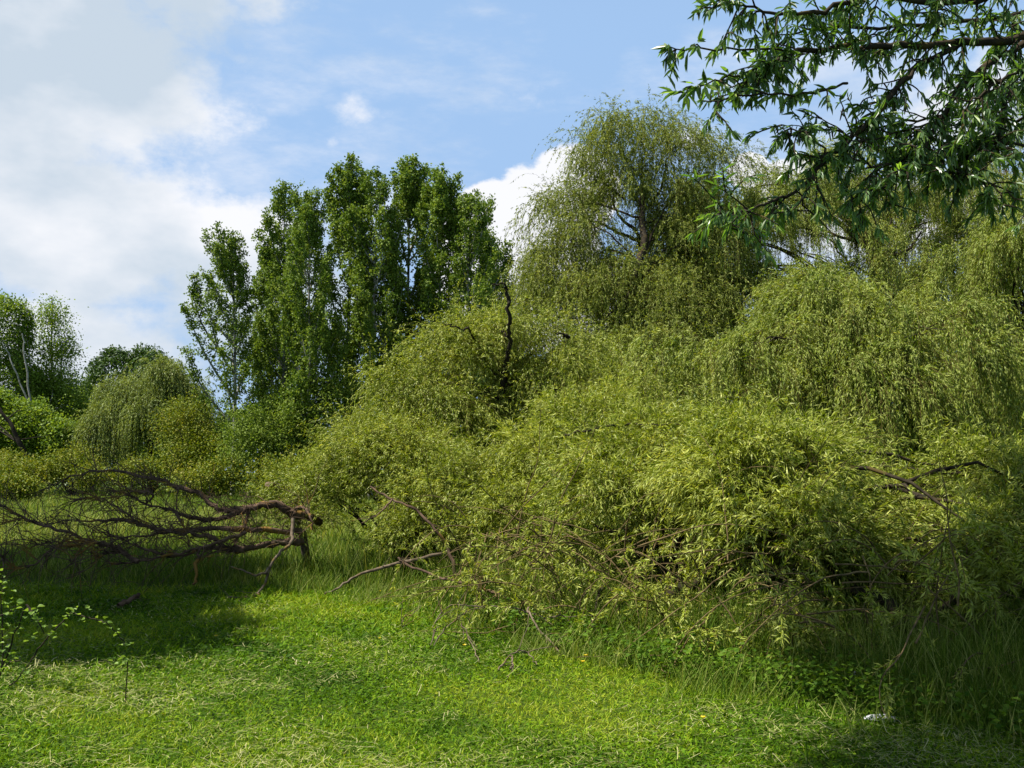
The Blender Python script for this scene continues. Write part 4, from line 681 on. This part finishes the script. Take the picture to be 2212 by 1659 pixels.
for a in [(0,150,600,430,1.25),(430,-40,330,230,.9),(520,120,180,160,.4),(150,480,420,330,1.1),(480,520,330,150,.75),(80,800,520,300,1.1),(560,650,420,260,.9),(775,250,130,95,.46),(715,310,80,70,.40),(1480,300,160,60,.42),(1950,480,500,170,.9),(2150,250,300,200,.7)]:
    b=blobf(*a); soft=b if soft is None else mth('MAXIMUM',soft,b)
dens=mth('ADD',soft,mth('MULTIPLY_ADD',n1,1.5,-.85)); dens=mth('ADD',dens,mth('MULTIPLY_ADD',n2,.8,-.38))
sm=N.new('ShaderNodeMapRange'); sm.interpolation_type='SMOOTHSTEP'; sm.inputs['From Min'].default_value=.22; sm.inputs['From Max'].default_value=.58; L.new(dens,sm.inputs[0])
# crisp cumulus between the poplars and the tall willow
hard=None
for a in [(1160,520,190,190,1.,2.2),(1060,480,110,115,1.,2.2),(1240,420,130,130,1.,2.2),(1150,640,300,150,1.,2.2),(1620,370,60,50,1.,2.),(1700,400,120,70,1.,2.),(1000,500,70,70,.9,2.)]:
    b=blobf(*a); hard=b if hard is None else mth('MAXIMUM',hard,b)
hd=mth('ADD',hard,mth('MULTIPLY_ADD',n2,1.5,-.85)); hm=N.new('ShaderNodeMapRange'); hm.interpolation_type='SMOOTHSTEP'; hm.inputs['From Min'].default_value=.2; hm.inputs['From Max'].default_value=.42; L.new(hd,hm.inputs[0])
cir=N.new('ShaderNodeMapRange'); cir.interpolation_type='SMOOTHSTEP'; cir.inputs['From Min'].default_value=.47; cir.inputs['From Max'].default_value=.72; cir.inputs['To Max'].default_value=.55; L.new(noise(5.,9,.62,(2.2,5.,3.),(.8,1,2.2)),cir.inputs[0])
cov=mth('MAXIMUM',mth('MAXIMUM',sm.outputs[0],cir.outputs[0]),hm.outputs[0],None,True)
cc=N.new('ShaderNodeValToRGB'); e=cc.color_ramp.elements; e[0].position=.38; e[0].color=(5.9,6.9,8.0,1); e[1].position=.56; e[1].color=(9.7,9.8,10.2,1)
L.new(mth('ADD',mth('MULTIPLY',n3,.9),mth('MULTIPLY',hm.outputs[0],.25)),cc.inputs[0])
tn=N.new('ShaderNodeMix'); tn.data_type='RGBA'; tn.blend_type='MULTIPLY'; tn.inputs[0].default_value=1; L.new(sky.outputs[0],tn.inputs[6]); tn.inputs[7].default_value=(1.,1.,1.,1)
vl=N.new('ShaderNodeMix'); vl.data_type='RGBA'; vm=N.new('ShaderNodeMapRange'); vm.interpolation_type='SMOOTHSTEP'; vm.inputs['From Min'].default_value=.95; vm.inputs['From Max'].default_value=.40; vm.inputs['To Max'].default_value=.85; L.new(EL,vm.inputs[0]); L.new(vm.outputs[0],vl.inputs[0]); L.new(tn.outputs[2],vl.inputs[6]); vl.inputs[7].default_value=(4.1,6.3,9.7,1)
mx=N.new('ShaderNodeMix'); mx.data_type='RGBA'; L.new(cov,mx.inputs[0]); L.new(vl.outputs[2],mx.inputs[6]); L.new(cc.outputs[0],mx.inputs[7]); L.new(mx.outputs[2],bg.inputs['Color'])
cam=bpy.data.cameras.new('camera'); co=bpy.data.objects.new('camera',cam); C.objects.link(co); co.location=(0,0,EYE); co.rotation_euler=(pi/2+PITCH,0,0)
cam.sensor_width=36; cam.lens=36*F/2212; cam.clip_start=.1; cam.clip_end=2000; SC.camera=co
SC.view_settings.view_transform='Standard'; SC.view_settings.look='None'; SC.view_settings.exposure=1.0; SC.view_settings.gamma=1; SC.view_settings.use_curve_mapping=False
SC.cycles.max_bounces=6; SC.cycles.diffuse_bounces=2; SC.cycles.transmission_bounces=4; SC.cycles.glossy_bounces=2
